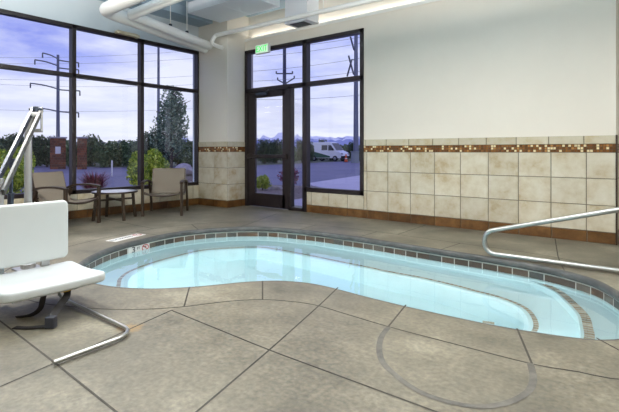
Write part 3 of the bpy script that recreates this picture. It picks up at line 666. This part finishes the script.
# ------------------------------------------------------------------ pool lift
lf = thing('pool_lift', 'pool access lift with a white plastic seat and a bent steel footrest', 'pool lift', (-4.43,1.62,0))
LO = Vector((4.43,-1.62,0))
def lbuild(mb, name, m, parent=None, smooth=None):
    mb.v = [(a+LO.x,b_+LO.y,c) for a,b_,c in mb.v]; return mb.build(name, m, parent or lf, smooth)
m = MB(); slab(m, .42, .64, .045, .04, .016, lambda x,y: -.012*(2*y/.64)**2, M=Matrix(((0,0,1,-3.43),(0,1,0,1.21),(1,0,0,.479),(0,0,0,1))))
bk = lbuild(m, 'backrest', M['seat'], smooth=50)
m = MB(); slab(m, .54, .62, .062, .05, .02, lambda x,y: .012*math.cos(min(1,abs(x)/.27)*math.pi)*-1*.5 - .008*(1-(2*y/.62)**2)+.006, M=Matrix.Translation((-3.205,1.25,.226)))
st = lbuild(m, 'seat', M['seat'], smooth=50)
m = MB()
for y in (1.06,1.385):
    m.rbox((-3.50,y-.028,.10),(-3.474,y+.028,.40), .004)
    m.tube([(-3.472,y,.27),(-3.465,y,.27)], .012, 10)
m.rbox((-3.50,1.0,.12),(-3.47,1.44,.16), .004); m.rbox((-3.48,1.03,.135),(-3.05,1.09,.163), .004); m.rbox((-3.48,1.36,.135),(-3.05,1.42,.163), .004)
lbuild(m, 'seat_bracket', M['alu'])
m = MB(); m.tube(fillet([(-3.4,1.40,.148),(-3.3,1.415,.024),(-2.355,1.415,.018),(-2.335,.965,.018)], [.08,.13], 12), .0112, 16); lbuild(m, 'footrest', M['steel'], smooth=40)
# belts hanging to the deck
def strap(pts, w=.017):
    m = MB(); m.tube(smooth_arc(pts, 6), 0, flat=(w,.0022)); return m
s1 = lbuild(strap([(-3.06,1.21,.165),(-3.07,1.205,.11),(-3.085,1.195,.055),(-3.13,1.16,.015),(-3.19,1.10,.004)]), 'seat_belt', M['black'])
s2 = lbuild(strap([(-3.02,1.33,.17),(-2.975,1.31,.13),(-2.965,1.27,.09),(-2.925,1.225,.07),(-2.86,1.175,.055)], .021), 'seat_belt', M['black'])
m = strap([(-2.86,1.155,.012),(-2.90,1.115,.01),(-2.95,1.07,.006),(-3.02,1.03,.004)], .018); lbuild(m, 'belt_end', M['black'], s2)
m = MB(); m.rbox((-.028,-.022,-.002),(.028,.022,.066), .006, M=Matrix.Translation((-2.85,1.165,.003)) @ Matrix.Rotation(R(40),4,'Z')); lbuild(m, 'buckle', M['buckle'], s2)
m = strap([(-3.07,1.24,.163),(-3.02,1.27,.158),(-2.985,1.31,.158),(-2.985,1.35,.166)], .012); lbuild(m, 'belt_edge', M['yellow'], s2)
# mast, boom and struts
m = MB(); m.rbox((-4.53,1.52,0),(-4.33,1.72,.014), .004); m.lathe([(0,.014),(.06,.014),(.06,.05),(.045,.06),(0,.06)], (-4.43,1.62,0), 20); lbuild(m, 'base_plate', M['alu'], smooth=30)
topm = Vector((-4.40,1.66,1.36)); m = MB()
pts = [Vector((-4.43,1.62,.02)),Vector((-4.43,1.62,1.19))]; m.tube(fillet(pts+[Vector((-4.386,1.654,1.37))], .12, 6), 0.031, 18); lbuild(m, 'mast', M['alu'], smooth=45)
A = FW*3.98+RT*(-.607*3.98)+Vector((0,0,1.05+39/450*3.98)); Bp = Vector((-3.60,1.14,.80))
ax = (Bp-A).normalized(); sd = ax.cross(Vector((0,0,1))).normalized()
M['boom'] = mat('dull_grey_boom_metal', srgb(74,74,73), .5, metal=.15)
for s_, mt in ((-.034,'boom'),(.034,'darkmetal')):
    m = MB(); m.bar(A+sd*s_-ax*.05, Bp+sd*s_+ax*.06, .018, .048); lbuild(m, 'boom_arm', M[mt])
m = MB(); m.bar(A+Vector((0,0,-.09))+ax*.05, Bp+Vector((0,0,-.09))+ax*.0, .018, .03); lbuild(m, 'boom_arm', M['boom'])
m = MB()
for s_ in (-.047,.047):
    q = A+RT*s_; m.rbox((q.x-.008,q.y-.008,q.z-.17),(q.x+.008,q.y+.008,q.z+.035), .003)
q0 = A+RT*-.05+Vector((0,0,-.165)); q1 = A+RT*.05+Vector((0,0,-.165)); m.bar(q0,q1,.03,.03)
lbuild(m, 'yoke', M['alu'])
m = MB(); m.tube([A+RT*-.06+Vector((0,0,.025)),A+RT*.055+Vector((0,0,.025))], .014, 12); m.rbox((A.x-.022,A.y-.022,A.z-.03),(A.x+.022,A.y+.022,A.z+.05), .008); lbuild(m, 'pivot_pin', M['darkmetal'], smooth=40)
m = MB(); kn = A-FW*.04+RT*.012+Vector((0,0,-.025)); m.lathe([(0,-.018),(.034,-.018),(.038,-.01),(.038,.01),(.034,.018),(0,.018)], kn, 20); lbuild(m, 'knob', M['white'], smooth=40)
m = MB(); m.tube([(-3.60,1.14,.86),(-3.60,1.14,.14)], .024, 16); m.rbox((-3.62,1.1,.16),(-3.47,1.18,.20), .004); m.rbox((-3.62,1.1,.36),(-3.47,1.18,.40), .004); lbuild(m, 'seat_post', M['alu'], smooth=40)
pA = FW*3.62+RT*(-.661*3.62)+Vector((0,0,1.05-15/450*3.62)); pB = FW*3.75+RT*(-.669*3.75)+Vector((0,0,.2))
m = MB(); m.tube([pA,pA.lerp(pB,.35)], .014, 12); m.tube([pA.lerp(pB,.3),pB], .023, 14); m.bar(pB,(-4.43,1.62,.2),.03,.05); m.rbox((pA.x-.02,pA.y-.02,pA.z-.02),(pA.x+.02,pA.y+.02,pA.z+.06), .006); lbuild(m, 'actuator', M['darkmetal'], smooth=40)

# ------------------------------------------------------------------ outside
GZ = -.2
def at(px, d, z=GZ):
    """a spot d metres ahead along the viewing axis, px pixels across"""
    q = FW*d + RT*((px-309.5)/450*d); return Vector((q.x,q.y,z))
foot = [(XW-.2,Y0-.2),(XR+.2,Y0-.2),(XR+.2,YR-.1),(XW-.2,YR-.1)]
g = MB(); fill(g, [[(-900,-700),(900,-700),(900,1000),(-900,1000)], foot], lambda c: not inside(c, foot), GZ)
struct(g.build('ground', M['grassland']))
g = MB(); poly = [(XW-.3,-40),(-60,-40),(-60,20),(-33,17),(-27,26),(-30,46),(-14,62),(30,62),(30,YB+.3),(XW-.3,YB+.3)]
g.prism(poly, 'z', GZ-.05, GZ+.01); struct(g.build('road', M['asphalt']))
g = MB(); walk = [(-6.6,YB+.22),(30,YB+.22),(30,26),(-4,25),(-10.2,21.5),(-11.0,19.5),(-10.9,17.9),(-9.7,12.4),(-8.9,11.6),(-7.4,10.7),(-6.7,9.5)]
g.prism(walk, 'z', GZ, GZ+.13); struct(g.build('sidewalk', M['sidewalk']))
g = MB(); bed = [(XW-.22,-4),(XW-.22,YB+.25),(-6.62,YB+.25),(-6.72,9.5),(-7.42,10.7),(-8.8,11.5),(-10.2,11.1),(-11.3,9.6),(-11.6,7.2),(-11.6,4),(-11.3,-4)]
g.prism(bed, 'z', GZ, GZ+.12); struct(g.build('planting_bed_ground', M['mulch']))
def crown(name, m, parent, shape, n, leaf, seed, loc=None):
    """leaf blades scattered through a crown; shape(rng) gives one point"""
    r_ = random.Random(seed); vs = []; fs = []
    for _ in range(n):
        p = Vector(shape(r_)); a = Vector((r_.gauss(0,1),r_.gauss(0,1),r_.gauss(0,1))).normalized(); b_ = a.cross(Vector((r_.gauss(0,1),r_.gauss(0,1),r_.gauss(0,1)))).normalized()
        l = leaf*(.6+.8*r_.random()); w_ = l*.45; o = len(vs)
        vs += [p-a*l*.5, p+b_*w_*.5, p+a*l*.5, p-b_*w_*.5]; fs.append((o,o+1,o+2,o+3))
    mb = MB(); mb.add(vs, fs); return mb.build(name, m, parent, raw=True)
def blob(rx, ry, rz, cz, lumps=9, seed=1, taper=0):
    r_ = random.Random(seed); C = []
    for _ in range(lumps):
        a = r_.random()*6.283; h = r_.uniform(-.75,.85); rr = math.sqrt(max(.05,1-h*h))*.62
        C.append((math.cos(a)*rx*rr, math.sin(a)*ry*rr, h*rz*.7, r_.uniform(.32,.5)))
    def f(q):
        if q.random() < .3:
            v = Vector((q.gauss(0,1),q.gauss(0,1),q.gauss(0,1))).normalized()*q.random()**.33*.75; p = Vector((v.x*rx,v.y*ry,v.z*rz))
        else:
            c = q.choice(C); v = Vector((q.gauss(0,1),q.gauss(0,1),q.gauss(0,1))).normalized()*(.75+.25*q.random())*c[3]; p = Vector((c[0]+v.x*rx,c[1]+v.y*ry,c[2]+v.z*rz))
        s_ = 1-taper*(p.z/rz*.5+.5); return (p.x*s_,p.y*s_,p.z+cz)
    return f
def trunk(parent, h, r0, n, spread, seed, name='trunk'):
    q = random.Random(seed); m = MB(); m.tube([(0,0,-.05),(.02*h*q.uniform(-1,1),.02*h*q.uniform(-1,1),h*.5),(0,0,h)], r0, 10, rs=[r0,r0*.75,r0*.3])
    for _ in range(n):
        z = h*q.uniform(.15,.85); a = q.random()*6.283; L = spread*q.uniform(.5,1)
        m.tube([(0,0,z),(math.cos(a)*L*.5,math.sin(a)*L*.5,z+L*.35),(math.cos(a)*L,math.sin(a)*L,z+L*.6)], r0, 6, rs=[r0*.4,r0*.28,r0*.12])
    return m.build(name, M['bark'], parent, 60)
# shrubs right outside the glass
def shrub(label, cat, loc, rx, rz, n, leaf, material, seed, taper=.25):
    t = thing('shrub', label, cat, loc); crown('foliage', material, t, blob(rx,rx,rz,rz*.95,14,seed,taper), n, leaf, seed); trunk(t, rz*1.3, .025, 9, rx*.6, seed, 'stem'); return t
shrub('yellow-green shrub outside the big window behind the round table', 'shrub', at(147,11,GZ+.12), .56, .62, 6500, .08, M['leaf_yellow'], 3, .15)
shrub('yellow-green shrub outside the big window behind the lift mast', 'shrub', at(12,9.6,GZ+.12), .56, .66, 6000, .08, M['leaf_yellow'], 5, .15)
shrub('low yellow-green shrub outside the glazed door', 'shrub', at(262.5,13,GZ+.12), .27, .24, 2400, .05, M['leaf_yellow'], 8, .2)
def spiky(label, loc, h, r0, n, seed):
    q = random.Random(seed); m = MB()
    for _ in range(n):
        a = q.random()*6.283; l = h*q.uniform(.6,1.1); d_ = Vector((math.cos(a),math.sin(a),0)); o = r0*q.uniform(.3,1)
        p0 = d_*.04*q.random(); p1 = d_*o*.45+Vector((0,0,l*.7)); p2 = d_*o+Vector((0,0,l*q.uniform(.75,1))); s_ = d_.cross(Vector((0,0,1)))*.008
        m.add([p0-s_,p0+s_,p1+s_*1.3,p1-s_*1.3,p2], [(0,1,2,3),(3,2,4)])
    t = thing('ornamental_grass', label, 'plant', loc); m.build('blades', M['leaf_red'], t, raw=True); return t
spiky('plum-red spiky plant outside the big window behind the round table', at(94,9.3,GZ+.12), .72, .48, 520, 4)
sr = thing('shrub', 'plum-red leafy shrub outside the glass sidelight of the door', 'shrub', at(288.5,13,GZ+.12)); crown('foliage', M['leaf_red'], sr, blob(.27,.27,.33,.36,9,12,-.3), 700, .07, 12); trunk(sr, .5, .02, 12, .3, 12, 'stem')
def rock(label, loc, rx, ry, rz, seed, group=None):
    bm = bmesh.new(); bmesh.ops.create_icosphere(bm, subdivisions=4, radius=1); q = random.Random(seed)
    D = [(Vector((q.gauss(0,1),q.gauss(0,1),q.gauss(0,1))).normalized(), q.uniform(.6,.95)) for _ in range(14)]
    for v in bm.verts:
        for n_, d_ in D:
            e = v.co.dot(n_)-d_
            if e > 0: v.co -= n_*e*.85
        v.co = Vector((v.co.x*rx,v.co.y*ry,max(-.3,v.co.z)*rz))
    m = MB(); m.bm(bm); o = m.build('boulder', M['rock'], None, 35, loc); tag(o, label, 'rock', group); return o
rock('big pale boulder standing on a mound outside the corner of the big window', at(184,14,.40), .33,.3,.27, 2)
rock('low pale rock below the big boulder outside the window corner', at(187.5,11.6,-.02), .22,.2,.32, 6)
rock('small pale rock beside the yellow-green shrub outside the door', at(276,13.3,-.06), .22,.2,.12, 9)
m = MB(); m.lathe([(0,0),(1.3,0),(1.1,.2),(.7,.42),(.3,.5),(0,.5)], n=24); o = m.build('mound_ground', M['mulch'], None, 60, at(185,14.3,GZ+.02)); struct(o)
# slender tree outside the corner of the big window
tr = thing('tree', 'tall slender leafy tree outside the corner of the big window', 'tree', at(171.5,22))
trunk(tr, 4.4, .07, 30, .95, 21); crown('crown', M['leaf_tree'], tr, blob(1.25,1.25,2.05,2.55,26,22,.55), 4200, .15, 22)
# rows of trees along the far side of the car park
protos = []
for k, (mname, lab, rx, rz, n_) in enumerate((('leaf_dark','',1.25,1.3,2600),('leaf_mid','',1.2,1.12,2400),('leaf_dark','',1.1,1.45,2600))):
    t = thing('hedge_tree', '', 'tree'); crown('crown', M[mname], t, blob(rx,rx,rz,rz*.86,22,40+k,.05), n_, .24, 50+k); trunk(t, rz*1.5, .08, 8, rx*.7, 60+k); protos.append(t)
spots = []
for i, px in enumerate(range(-40, 240, 29)):
    spots.append((px, 34.5, rnd.uniform(1.0,1.14), 0)); spots.append((px+14.5, 37.4, rnd.uniform(1.1,1.22), 0))
for i, px in enumerate(range(240, 300, 25)):
    spots.append((px, 44, rnd.uniform(.9,1.0), 1)); spots.append((px+12, 47, rnd.uniform(.98,1.1), 1))
for i, px in enumerate(range(312, 400, 21)):
    spots.append((px, 59, rnd.uniform(1.0,1.1), 1)); spots.append((px+10, 62.2, rnd.uniform(1.05,1.2), 1))
kinds = {0: 'dark green tree', 1: 'mid green low tree', 2: 'dark upright tree'}
for i, (px, d_, s_, side) in enumerate(spots):
    k = rnd.randrange(3); o = protos[k] if protos[k].location.length < .01 else copy_tree(protos[k])
    o.location = at(px, d_); o.scale = (s_*.84,s_*.84,s_); o.rotation_euler = (0,0,rnd.random()*6.28)
    o['label'] = kinds[k] + (' in the row across the car park seen through the big window' if not side else ' in the row behind the van seen through the door glazing')
    o['group'] = kinds[k] + (' beyond the big window' if not side else ' beyond the glazed door')
t = copy_tree(protos[2]); t.location = at(309,49.5); t.scale = (.6,.6,.95); t['label'] = 'narrow dark tree standing just behind the tail of the white van'; del t['group']
# mountains
def ridge(name, px0, px1, D, hf, m, seed):
    q = random.Random(seed); n_ = 90; rows = 7; vs = []; fs = []
    for i in range(n_+1):
        px = px0+(px1-px0)*i/n_; h = hf(px)*(1+q.uniform(-.2,.2))
        for j in range(rows+1):
            f_ = j/rows; p = at(px, D*(1-.25*(1-f_)), 0); vs.append((p.x,p.y,GZ+h*f_**.9*(1+(q.uniform(-.08,.08) if 0 < j < rows else 0))))
    for i in range(n_):
        for j in range(rows): a = i*(rows+1)+j; fs.append((a,a+rows+1,a+rows+2,a+1))
    mb = MB(); mb.add(vs, fs); return struct(mb.build(name, m, None, 80))
def mountain_mat():
    m = mat('snowy_hazed_mountain', srgb(150,158,196), .9); nt = m.node_tree; b = nt.nodes['Principled BSDF']
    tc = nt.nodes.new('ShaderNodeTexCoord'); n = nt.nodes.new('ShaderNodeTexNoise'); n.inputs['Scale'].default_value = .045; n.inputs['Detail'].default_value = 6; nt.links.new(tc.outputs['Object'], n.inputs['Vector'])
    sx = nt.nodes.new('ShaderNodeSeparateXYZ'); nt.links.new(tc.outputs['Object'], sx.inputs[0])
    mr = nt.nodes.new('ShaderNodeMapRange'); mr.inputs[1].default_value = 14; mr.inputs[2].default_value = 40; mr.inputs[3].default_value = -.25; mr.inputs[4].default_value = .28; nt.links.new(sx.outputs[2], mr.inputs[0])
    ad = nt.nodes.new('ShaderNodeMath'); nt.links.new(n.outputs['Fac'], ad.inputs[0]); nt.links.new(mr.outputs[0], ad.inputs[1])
    rp = nt.nodes.new('ShaderNodeValToRGB'); e = rp.color_ramp.elements; e[0].position = .44; e[0].color = srgb(150,158,200); e[1].position = .50; e[1].color = srgb(244,244,250)  # lavender base holds the distance haze as colour; white is snow
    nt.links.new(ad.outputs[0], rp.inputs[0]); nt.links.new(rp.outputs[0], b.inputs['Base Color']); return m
MM = mountain_mat()
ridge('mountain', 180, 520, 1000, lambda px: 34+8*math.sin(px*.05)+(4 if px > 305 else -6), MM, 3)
ridge('hill', -260, 250, 420, lambda px: 11.5+1.5*math.sin(px*.03+1), mat('wooded_hill', srgb(92,102,98), .95, noise=[srgb(76,88,84), srgb(110,118,112)], scale=.06), 5)
# brick pillars across the car park
def pillar(label, px, d_, w_, h_, plaque):
    t = thing('brick_pillar', label, 'pillar', at(px,d_), R(37.9)+math.atan((309.5-px)/450), 'brick pillars across the car park')
    m = MB(); nrow = round(h_/.16); q = random.Random(int(px))
    for r_ in range(nrow):
        nb = 4; ofs = .5*(r_ % 2)
        z0 = r_*h_/nrow+.008; z1 = (r_+1)*h_/nrow-.008
        xs = [-w_/2]+[-w_/2+w_*(i+ofs)/nb for i in range(1 if not ofs else 0, nb)]+[w_/2]
        for a, b_ in zip(xs, xs[1:]): m.box((a+.008,-w_/2,z0),(b_-.008,w_/2,z1))
    m.build('brick_shaft', islands('brick_face', [(0,srgb(124,72,50)),(.4,srgb(146,90,62)),(.75,srgb(106,64,48))], .85), t)
    m = MB(); m.box((-w_/2+.02,-w_/2+.02,0),(w_/2-.02,w_/2-.02,h_)); m.build('core', M['grout'], t)
    m = MB(); m.rbox((-w_/2-.08,-w_/2-.08,h_),(w_/2+.08,w_/2+.08,h_+.1), .02); m.build('cap', M['rock'], t)
    if plaque: m = MB(); m.rbox((-w_*.17,-w_/2-.04,h_*.5),(w_*.17,-w_/2,h_*.73), .01); m.build('plaque', M['sign_white'], t)
pillar('wide brick pillar carrying a white plaque across the car park', 58, 31.2, .95, 2.12, True)
pillar('narrow brick pillar without a plaque across the car park', 82, 30.6, .6, 2.1, False)
m = MB(); m.lathe([(0,0),(.035,0),(.035,.75),(.02,.8),(0,.8)], n=12); tag(m.build('bollard', M['white'], None, 40, at(112,22)), 'thin white post on the asphalt seen through the middle pane', 'post')
# power poles
def steel_pole(label, px, d_, h_, r_, arms, yaw=R(37.9)):
    t = thing('power_pole', label, 'utility pole', at(px,d_), yaw); m = MB(); m.tube([(0,0,0),(0,0,h_)], r_, 14, rs=[r_,r_*.62]); m.build('shaft', M['pole'], t, 60)
    for x, z, rise in arms:
        m = MB(); m.tube(smooth_arc([(0,0,z),(x*.5,0,z+rise*.65),(x,0,z+rise)]), .1, 8, rs=None); m.build('cross_arm', M['pole'], t, 60)
        m = MB(); m.tube([(x,0,z+rise-.05),(x,0,z+rise-.75)], .1, 8); m.build('insulator', M['wood_pole'], t, 60)
    return t
steel_pole('steel power pole with long curved arms beyond the brick pillar', 58, 70, 16.2, .3, [(-2.4,15.6,.9),(3.2,15.4,-.4),(-3.6,14.5,.95),(3.2,14.2,-.3),(-4.3,10.9,.9),(3.4,10.8,-.2),(-2.9,7.4,.5),(3.2,7.4,-.2)])
steel_pole('plain steel power pole behind the slender tree', 158.5, 75, 20.5, .28, [])
pv = steel_pole('tall steel power pole behind the right edge of the picture pane'.replace('right edge of the picture pane','white van with slanted insulators'), 356, 48, 14.5, .3, [])
for a_, b_ in (((-.80,11.4),(-.26,9.4)),((-.95,9.2),(-.45,11.0)),((-.60,13.4),(-.22,12.0))):
    m = MB(); m.tube([(a_[0],-.1,a_[1]),(b_[0],-.1,b_[1])], .09, 8); m.build('insulator', M['wood_pole'], pv); m = MB(); m.tube([(b_[0],-.1,b_[1]),(0,0,b_[1]-.05)], .06, 8); m.build('insulator_bracket', M['wood_pole'], pv)
dp = thing('power_pole', 'dark timber power pole with crossed arms seen through the transom over the door', 'utility pole', at(284.5,50.5), R(37.9)); m = MB(); m.tube([(0,0,0),(0,0,14.5)], .22, 14, rs=[.24,.18]); m.build('shaft', M['wood_pole'], dp, 60)
for x0, z0, x1, z1 in ((-1.1,8.0,1.1,9.4),(-.75,9.2,1.0,8.3),(-.9,9.9,.9,9.9)):
    m = MB(); m.bar((x0,-.2,z0),(x1,-.2,z1),.1,.13)
    for s_ in (0,1): xx = x0+(x1-x0)*s_; zz = z0+(z1-z0)*s_; m.lathe([(0,0),(.1,0),(.06,.12),(.1,.2),(0,.3)], (xx,-.2,zz), 8)
    m.build('cross_arm', M['wood_pole'], dp)
def wire(p, q, sag, label, group):
    p = Vector(p); q = Vector(q); m = MB(); m.tube([p.lerp(q,k/24)-Vector((0,0,sag*4*(k/24)*(1-k/24))) for k in range(25)], .018, 5)
    tag(m.build('power_line', M['wire'], None, 60), label, 'wire', group)
for px0, px1, z0, z1 in ((-60,230,12.5,14.2),(-60,230,11.9,12.6),(-60,230,14.9,17.2),(-60,230,15.7,18.6),(-60,230,7.9,8.6)):
    wire(at(px0,69.7,z0), at(px1,76,z1), .8, 'thin power line crossing the sky beyond the big window', 'power lines beyond the big window')
for px0, px1, z0, z1 in ((225,420,7.2,9.6),(225,420,7.9,10.6),(225,420,8.8,12.2),(225,420,6.2,7.8),(225,420,10.2,13.8),(225,420,10.9,14.4)):
    wire(at(px0,44.6,z0), at(px1,47.6,z1), .5, 'thin power line crossing the sky beyond the glazed door', 'power lines beyond the glazed door')
# shuttle van
yaw = R(37.9)-R(36)
vn = thing('van', 'white high-roof van with dark green lower sides parked beyond the glazed door', 'van', at(328,55,GZ+.01), yaw)
prof = [(-2.35,.38),(-2.35,.9),(-2.28,2.15),(-2.1,2.3),(.55,2.32),(.95,2.2),(1.75,1.28),(2.35,1.08),(2.5,.85),(2.5,.42),(2.3,.36)]
bm = bmesh.new(); vs = [bm.verts.new((x,-.92,z)) for x, z in prof]; bm.faces.new(vs); ret = bmesh.ops.extrude_face_region(bm, geom=bm.faces[:]); bmesh.ops.translate(bm, vec=(0,1.84,0), verts=[v for v in ret['geom'] if isinstance(v, bmesh.types.BMVert)])
for v in bm.verts: v.co.y *= 1-.10*max(0,(v.co.z-1.1)/1.2)
bmesh.ops.recalc_face_normals(bm, faces=bm.faces); bmesh.ops.bevel(bm, geom=bm.edges[:], offset=.06, segments=3, affect='EDGES'); m = MB(); m.bm(bm); m.build('body', M['van_white'], vn, 40)
def side(pts, mt, name, out=.006):
    for s_ in (-1,1):
        m = MB(); y = lambda z: s_*(.92*(1-.10*max(0,(z-1.1)/1.2))+out); m.add([(x,y(z),z) for x, z in pts]+[(x,y(z)-s_*.02,z) for x, z in pts], [tuple(range(len(pts)))]+[(i,(i+1) % len(pts),len(pts)+(i+1) % len(pts),len(pts)+i) for i in range(len(pts))]); m.build(name, M[mt], vn)
side([(.62,1.3),(.62,1.95),(1.0,1.93),(1.5,1.32)], 'van_glass', 'side_window'); side([(-.35,1.35),(-.35,1.95),(.5,1.95),(.5,1.35)], 'van_glass', 'side_window')
side([(-2.3,.45),(-2.3,1.5),(-1.4,1.15),(-.5,.95),(.9,.62),(.9,.45)], 'van_green', 'green_stripe')
m = MB(); m.add([(1.02,-.74,2.17),(1.02,.74,2.17),(1.76,.82,1.33),(1.76,-.82,1.33)], [(0,1,2,3)]); m.v = [(x+.02,y,z+.02) for x,y,z in m.v]; m.build('windshield', M['van_glass'], vn)
for s_ in (-1,1):
    m = MB(); m.rbox((2.3,s_*.72-.14,.82),(2.52,s_*.72+.14,1.0), .03); m.build('headlight', M['hub'], vn)
    m = MB(); m.rbox((1.25,s_*1.0-.06,1.3),(1.4,s_*1.0+.06,1.6), .03); m.build('mirror', M['rubber'], vn)
    for x in (-1.45,1.6):
        m = MB(); m.lathe([(0,-.11),(.28,-.11),(.34,-.07),(.34,.07),(.28,.11),(0,.11)], n=24, M=Matrix.Translation((x,s_*.86,.34)) @ Matrix.Rotation(R(90),4,'X')); wq = m.build('wheel', M['rubber'], vn, 40)
        m = MB(); m.lathe([(0,-.13),(.18,-.13),(.2,-.115),(.2,.115),(.18,.13),(0,.13)], n=20, M=Matrix.Translation((x,s_*.86,.34)) @ Matrix.Rotation(R(90),4,'X')); m.build('hub_cap', M['hub'], wq, 40)
m = MB(); m.rbox((2.42,-.9,.4),(2.58,.9,.66), .05); m.build('bumper', M['rubber'], vn)
cn = thing('traffic_cone', 'orange traffic cone standing in front of the white van', 'cone', at(346,50,GZ+.01)); m = MB(); m.rbox((-.24,-.24,0),(.24,.24,.05), .01); m.build('base', M['rubber'], cn)
m = MB(); m.lathe([(.2,.05),(.05,.9),(.0,.9)], n=18); m.build('cone', M['orange'], cn, 40); m = MB(); m.lathe([(.142,.36),(.148,.36),(.103,.58),(.097,.58)], n=18); m.build('reflective_band', M['white'], cn, 40)
cb = thing('utility_cabinet', 'grey utility cabinet standing by the hedge past the traffic cone', 'cabinet', at(355,47), R(37.9)); m = MB(); m.rbox((-.4,-.3,0),(.4,.3,1.15), .03); m.build('cabinet_body', M['cabinet'], cb); m = MB(); m.rbox((-.46,-.36,1.15),(.46,.36,1.23), .02); m.build('lid', M['cabinet'], cb)

# ------------------------------------------------------------------ sky
W = bpy.data.worlds.new('dusk_sky'); SC.world = W; W.use_nodes = True; nt = W.node_tree; bg = nt.nodes['Background']
N = nt.nodes.new; L_ = nt.links.new
tc = N('ShaderNodeTexCoord'); sx = N('ShaderNodeSeparateXYZ'); L_(tc.outputs['Generated'], sx.inputs[0])
mz = N('ShaderNodeMath'); mz.operation = 'MAXIMUM'; L_(sx.outputs[2], mz.inputs[0]); mz.inputs[1].default_value = 0
zz = N('ShaderNodeMath'); L_(mz.outputs[0], zz.inputs[0]); zz.inputs[1].default_value = .10
dx = N('ShaderNodeMath'); dx.operation = 'DIVIDE'; L_(sx.outputs[0], dx.inputs[0]); L_(zz.outputs[0], dx.inputs[1])
dy = N('ShaderNodeMath'); dy.operation = 'DIVIDE'; L_(sx.outputs[1], dy.inputs[0]); L_(zz.outputs[0], dy.inputs[1])
cv = N('ShaderNodeCombineXYZ'); L_(dx.outputs[0], cv.inputs[0]); L_(dy.outputs[0], cv.inputs[1])
n1 = N('ShaderNodeTexNoise'); n1.inputs['Scale'].default_value = .75; n1.inputs['Detail'].default_value = 8; n1.inputs['Roughness'].default_value = .58; L_(cv.outputs[0], n1.inputs['Vector'])
cr = N('ShaderNodeValToRGB'); e = cr.color_ramp.elements; e[0].position = .40; e[0].color = (0,0,0,1); e[1].position = .60; e[1].color = (1,1,1,1); L_(n1.outputs['Fac'], cr.inputs[0])
gr_ = N('ShaderNodeValToRGB'); e = gr_.color_ramp.elements; e[0].position = 0; e[0].color = srgb(240,242,252); e[1].position = .45; e[1].color = srgb(100,112,216)
for p_, c_ in ((.05,srgb(232,236,252)),(.11,srgb(214,220,250)),(.19,srgb(176,186,243)),(.30,srgb(138,152,234))): q = e.new(p_); q.color = c_
L_(mz.outputs[0], gr_.inputs[0])
cl = N('ShaderNodeValToRGB'); e = cl.color_ramp.elements; e[0].position = 0; e[0].color = srgb(248,249,255); e[1].position = .4; e[1].color = srgb(214,219,248); L_(mz.outputs[0], cl.inputs[0])
ay_ = N('ShaderNodeMapRange'); ay_.interpolation_type = 'SMOOTHSTEP'; L_(sx.outputs[1], ay_.inputs[0])
for i_, v_ in ((1,.22),(2,.60),(3,.85),(4,0)): ay_.inputs[i_].default_value = v_
az_ = N('ShaderNodeMapRange'); L_(mz.outputs[0], az_.inputs[0])
for i_, v_ in ((1,.10),(2,.27),(3,0),(4,1)): az_.inputs[i_].default_value = v_
am_ = N('ShaderNodeMath'); am_.operation = 'MULTIPLY'; L_(ay_.outputs[0], am_.inputs[0]); L_(az_.outputs[0], am_.inputs[1])
bl_ = N('ShaderNodeMix'); bl_.data_type = 'RGBA'; L_(am_.outputs[0], bl_.inputs[0]); L_(gr_.outputs[0], bl_.inputs[6]); bl_.inputs[7].default_value = srgb(78,98,222)
mx = N('ShaderNodeMix'); mx.data_type = 'RGBA'; L_(cr.outputs[0], mx.inputs[0]); L_(bl_.outputs[2], mx.inputs[6]); L_(cl.outputs[0], mx.inputs[7])
n2 = N('ShaderNodeTexNoise'); n2.inputs['Scale'].default_value = .55; n2.inputs['Detail'].default_value = 6
mp_ = N('ShaderNodeVectorMath'); mp_.inputs[1].default_value = (13.7,5.1,0); L_(cv.outputs[0], mp_.inputs[0]); L_(mp_.outputs[0], n2.inputs['Vector'])
dk = N('ShaderNodeMapRange'); L_(n2.outputs['Fac'], dk.inputs[0])
for i_, v_ in ((1,.5),(2,.72),(3,0),(4,.42)): dk.inputs[i_].default_value = v_
m2 = N('ShaderNodeMix'); m2.data_type = 'RGBA'; L_(dk.outputs[0], m2.inputs[0]); L_(mx.outputs[2], m2.inputs[6]); m2.inputs[7].default_value = srgb(164,170,218)
L_(m2.outputs[2], bg.inputs[0]); bg.inputs[1].default_value = 1.12

# ------------------------------------------------------------------ render look
vs_ = SC.view_settings; vs_.view_transform = 'Standard'; vs_.look = 'None'; vs_.gamma = 1; vs_.use_curve_mapping = False; vs_.exposure = 0
cy = SC.cycles; cy.max_bounces = 10; cy.diffuse_bounces = 4; cy.glossy_bounces = 4; cy.transmission_bounces = 8; cy.transparent_max_bounces = 12; cy.sample_clamp_indirect = 4; cy.caustics_refractive = True; cy.caustics_reflective = False
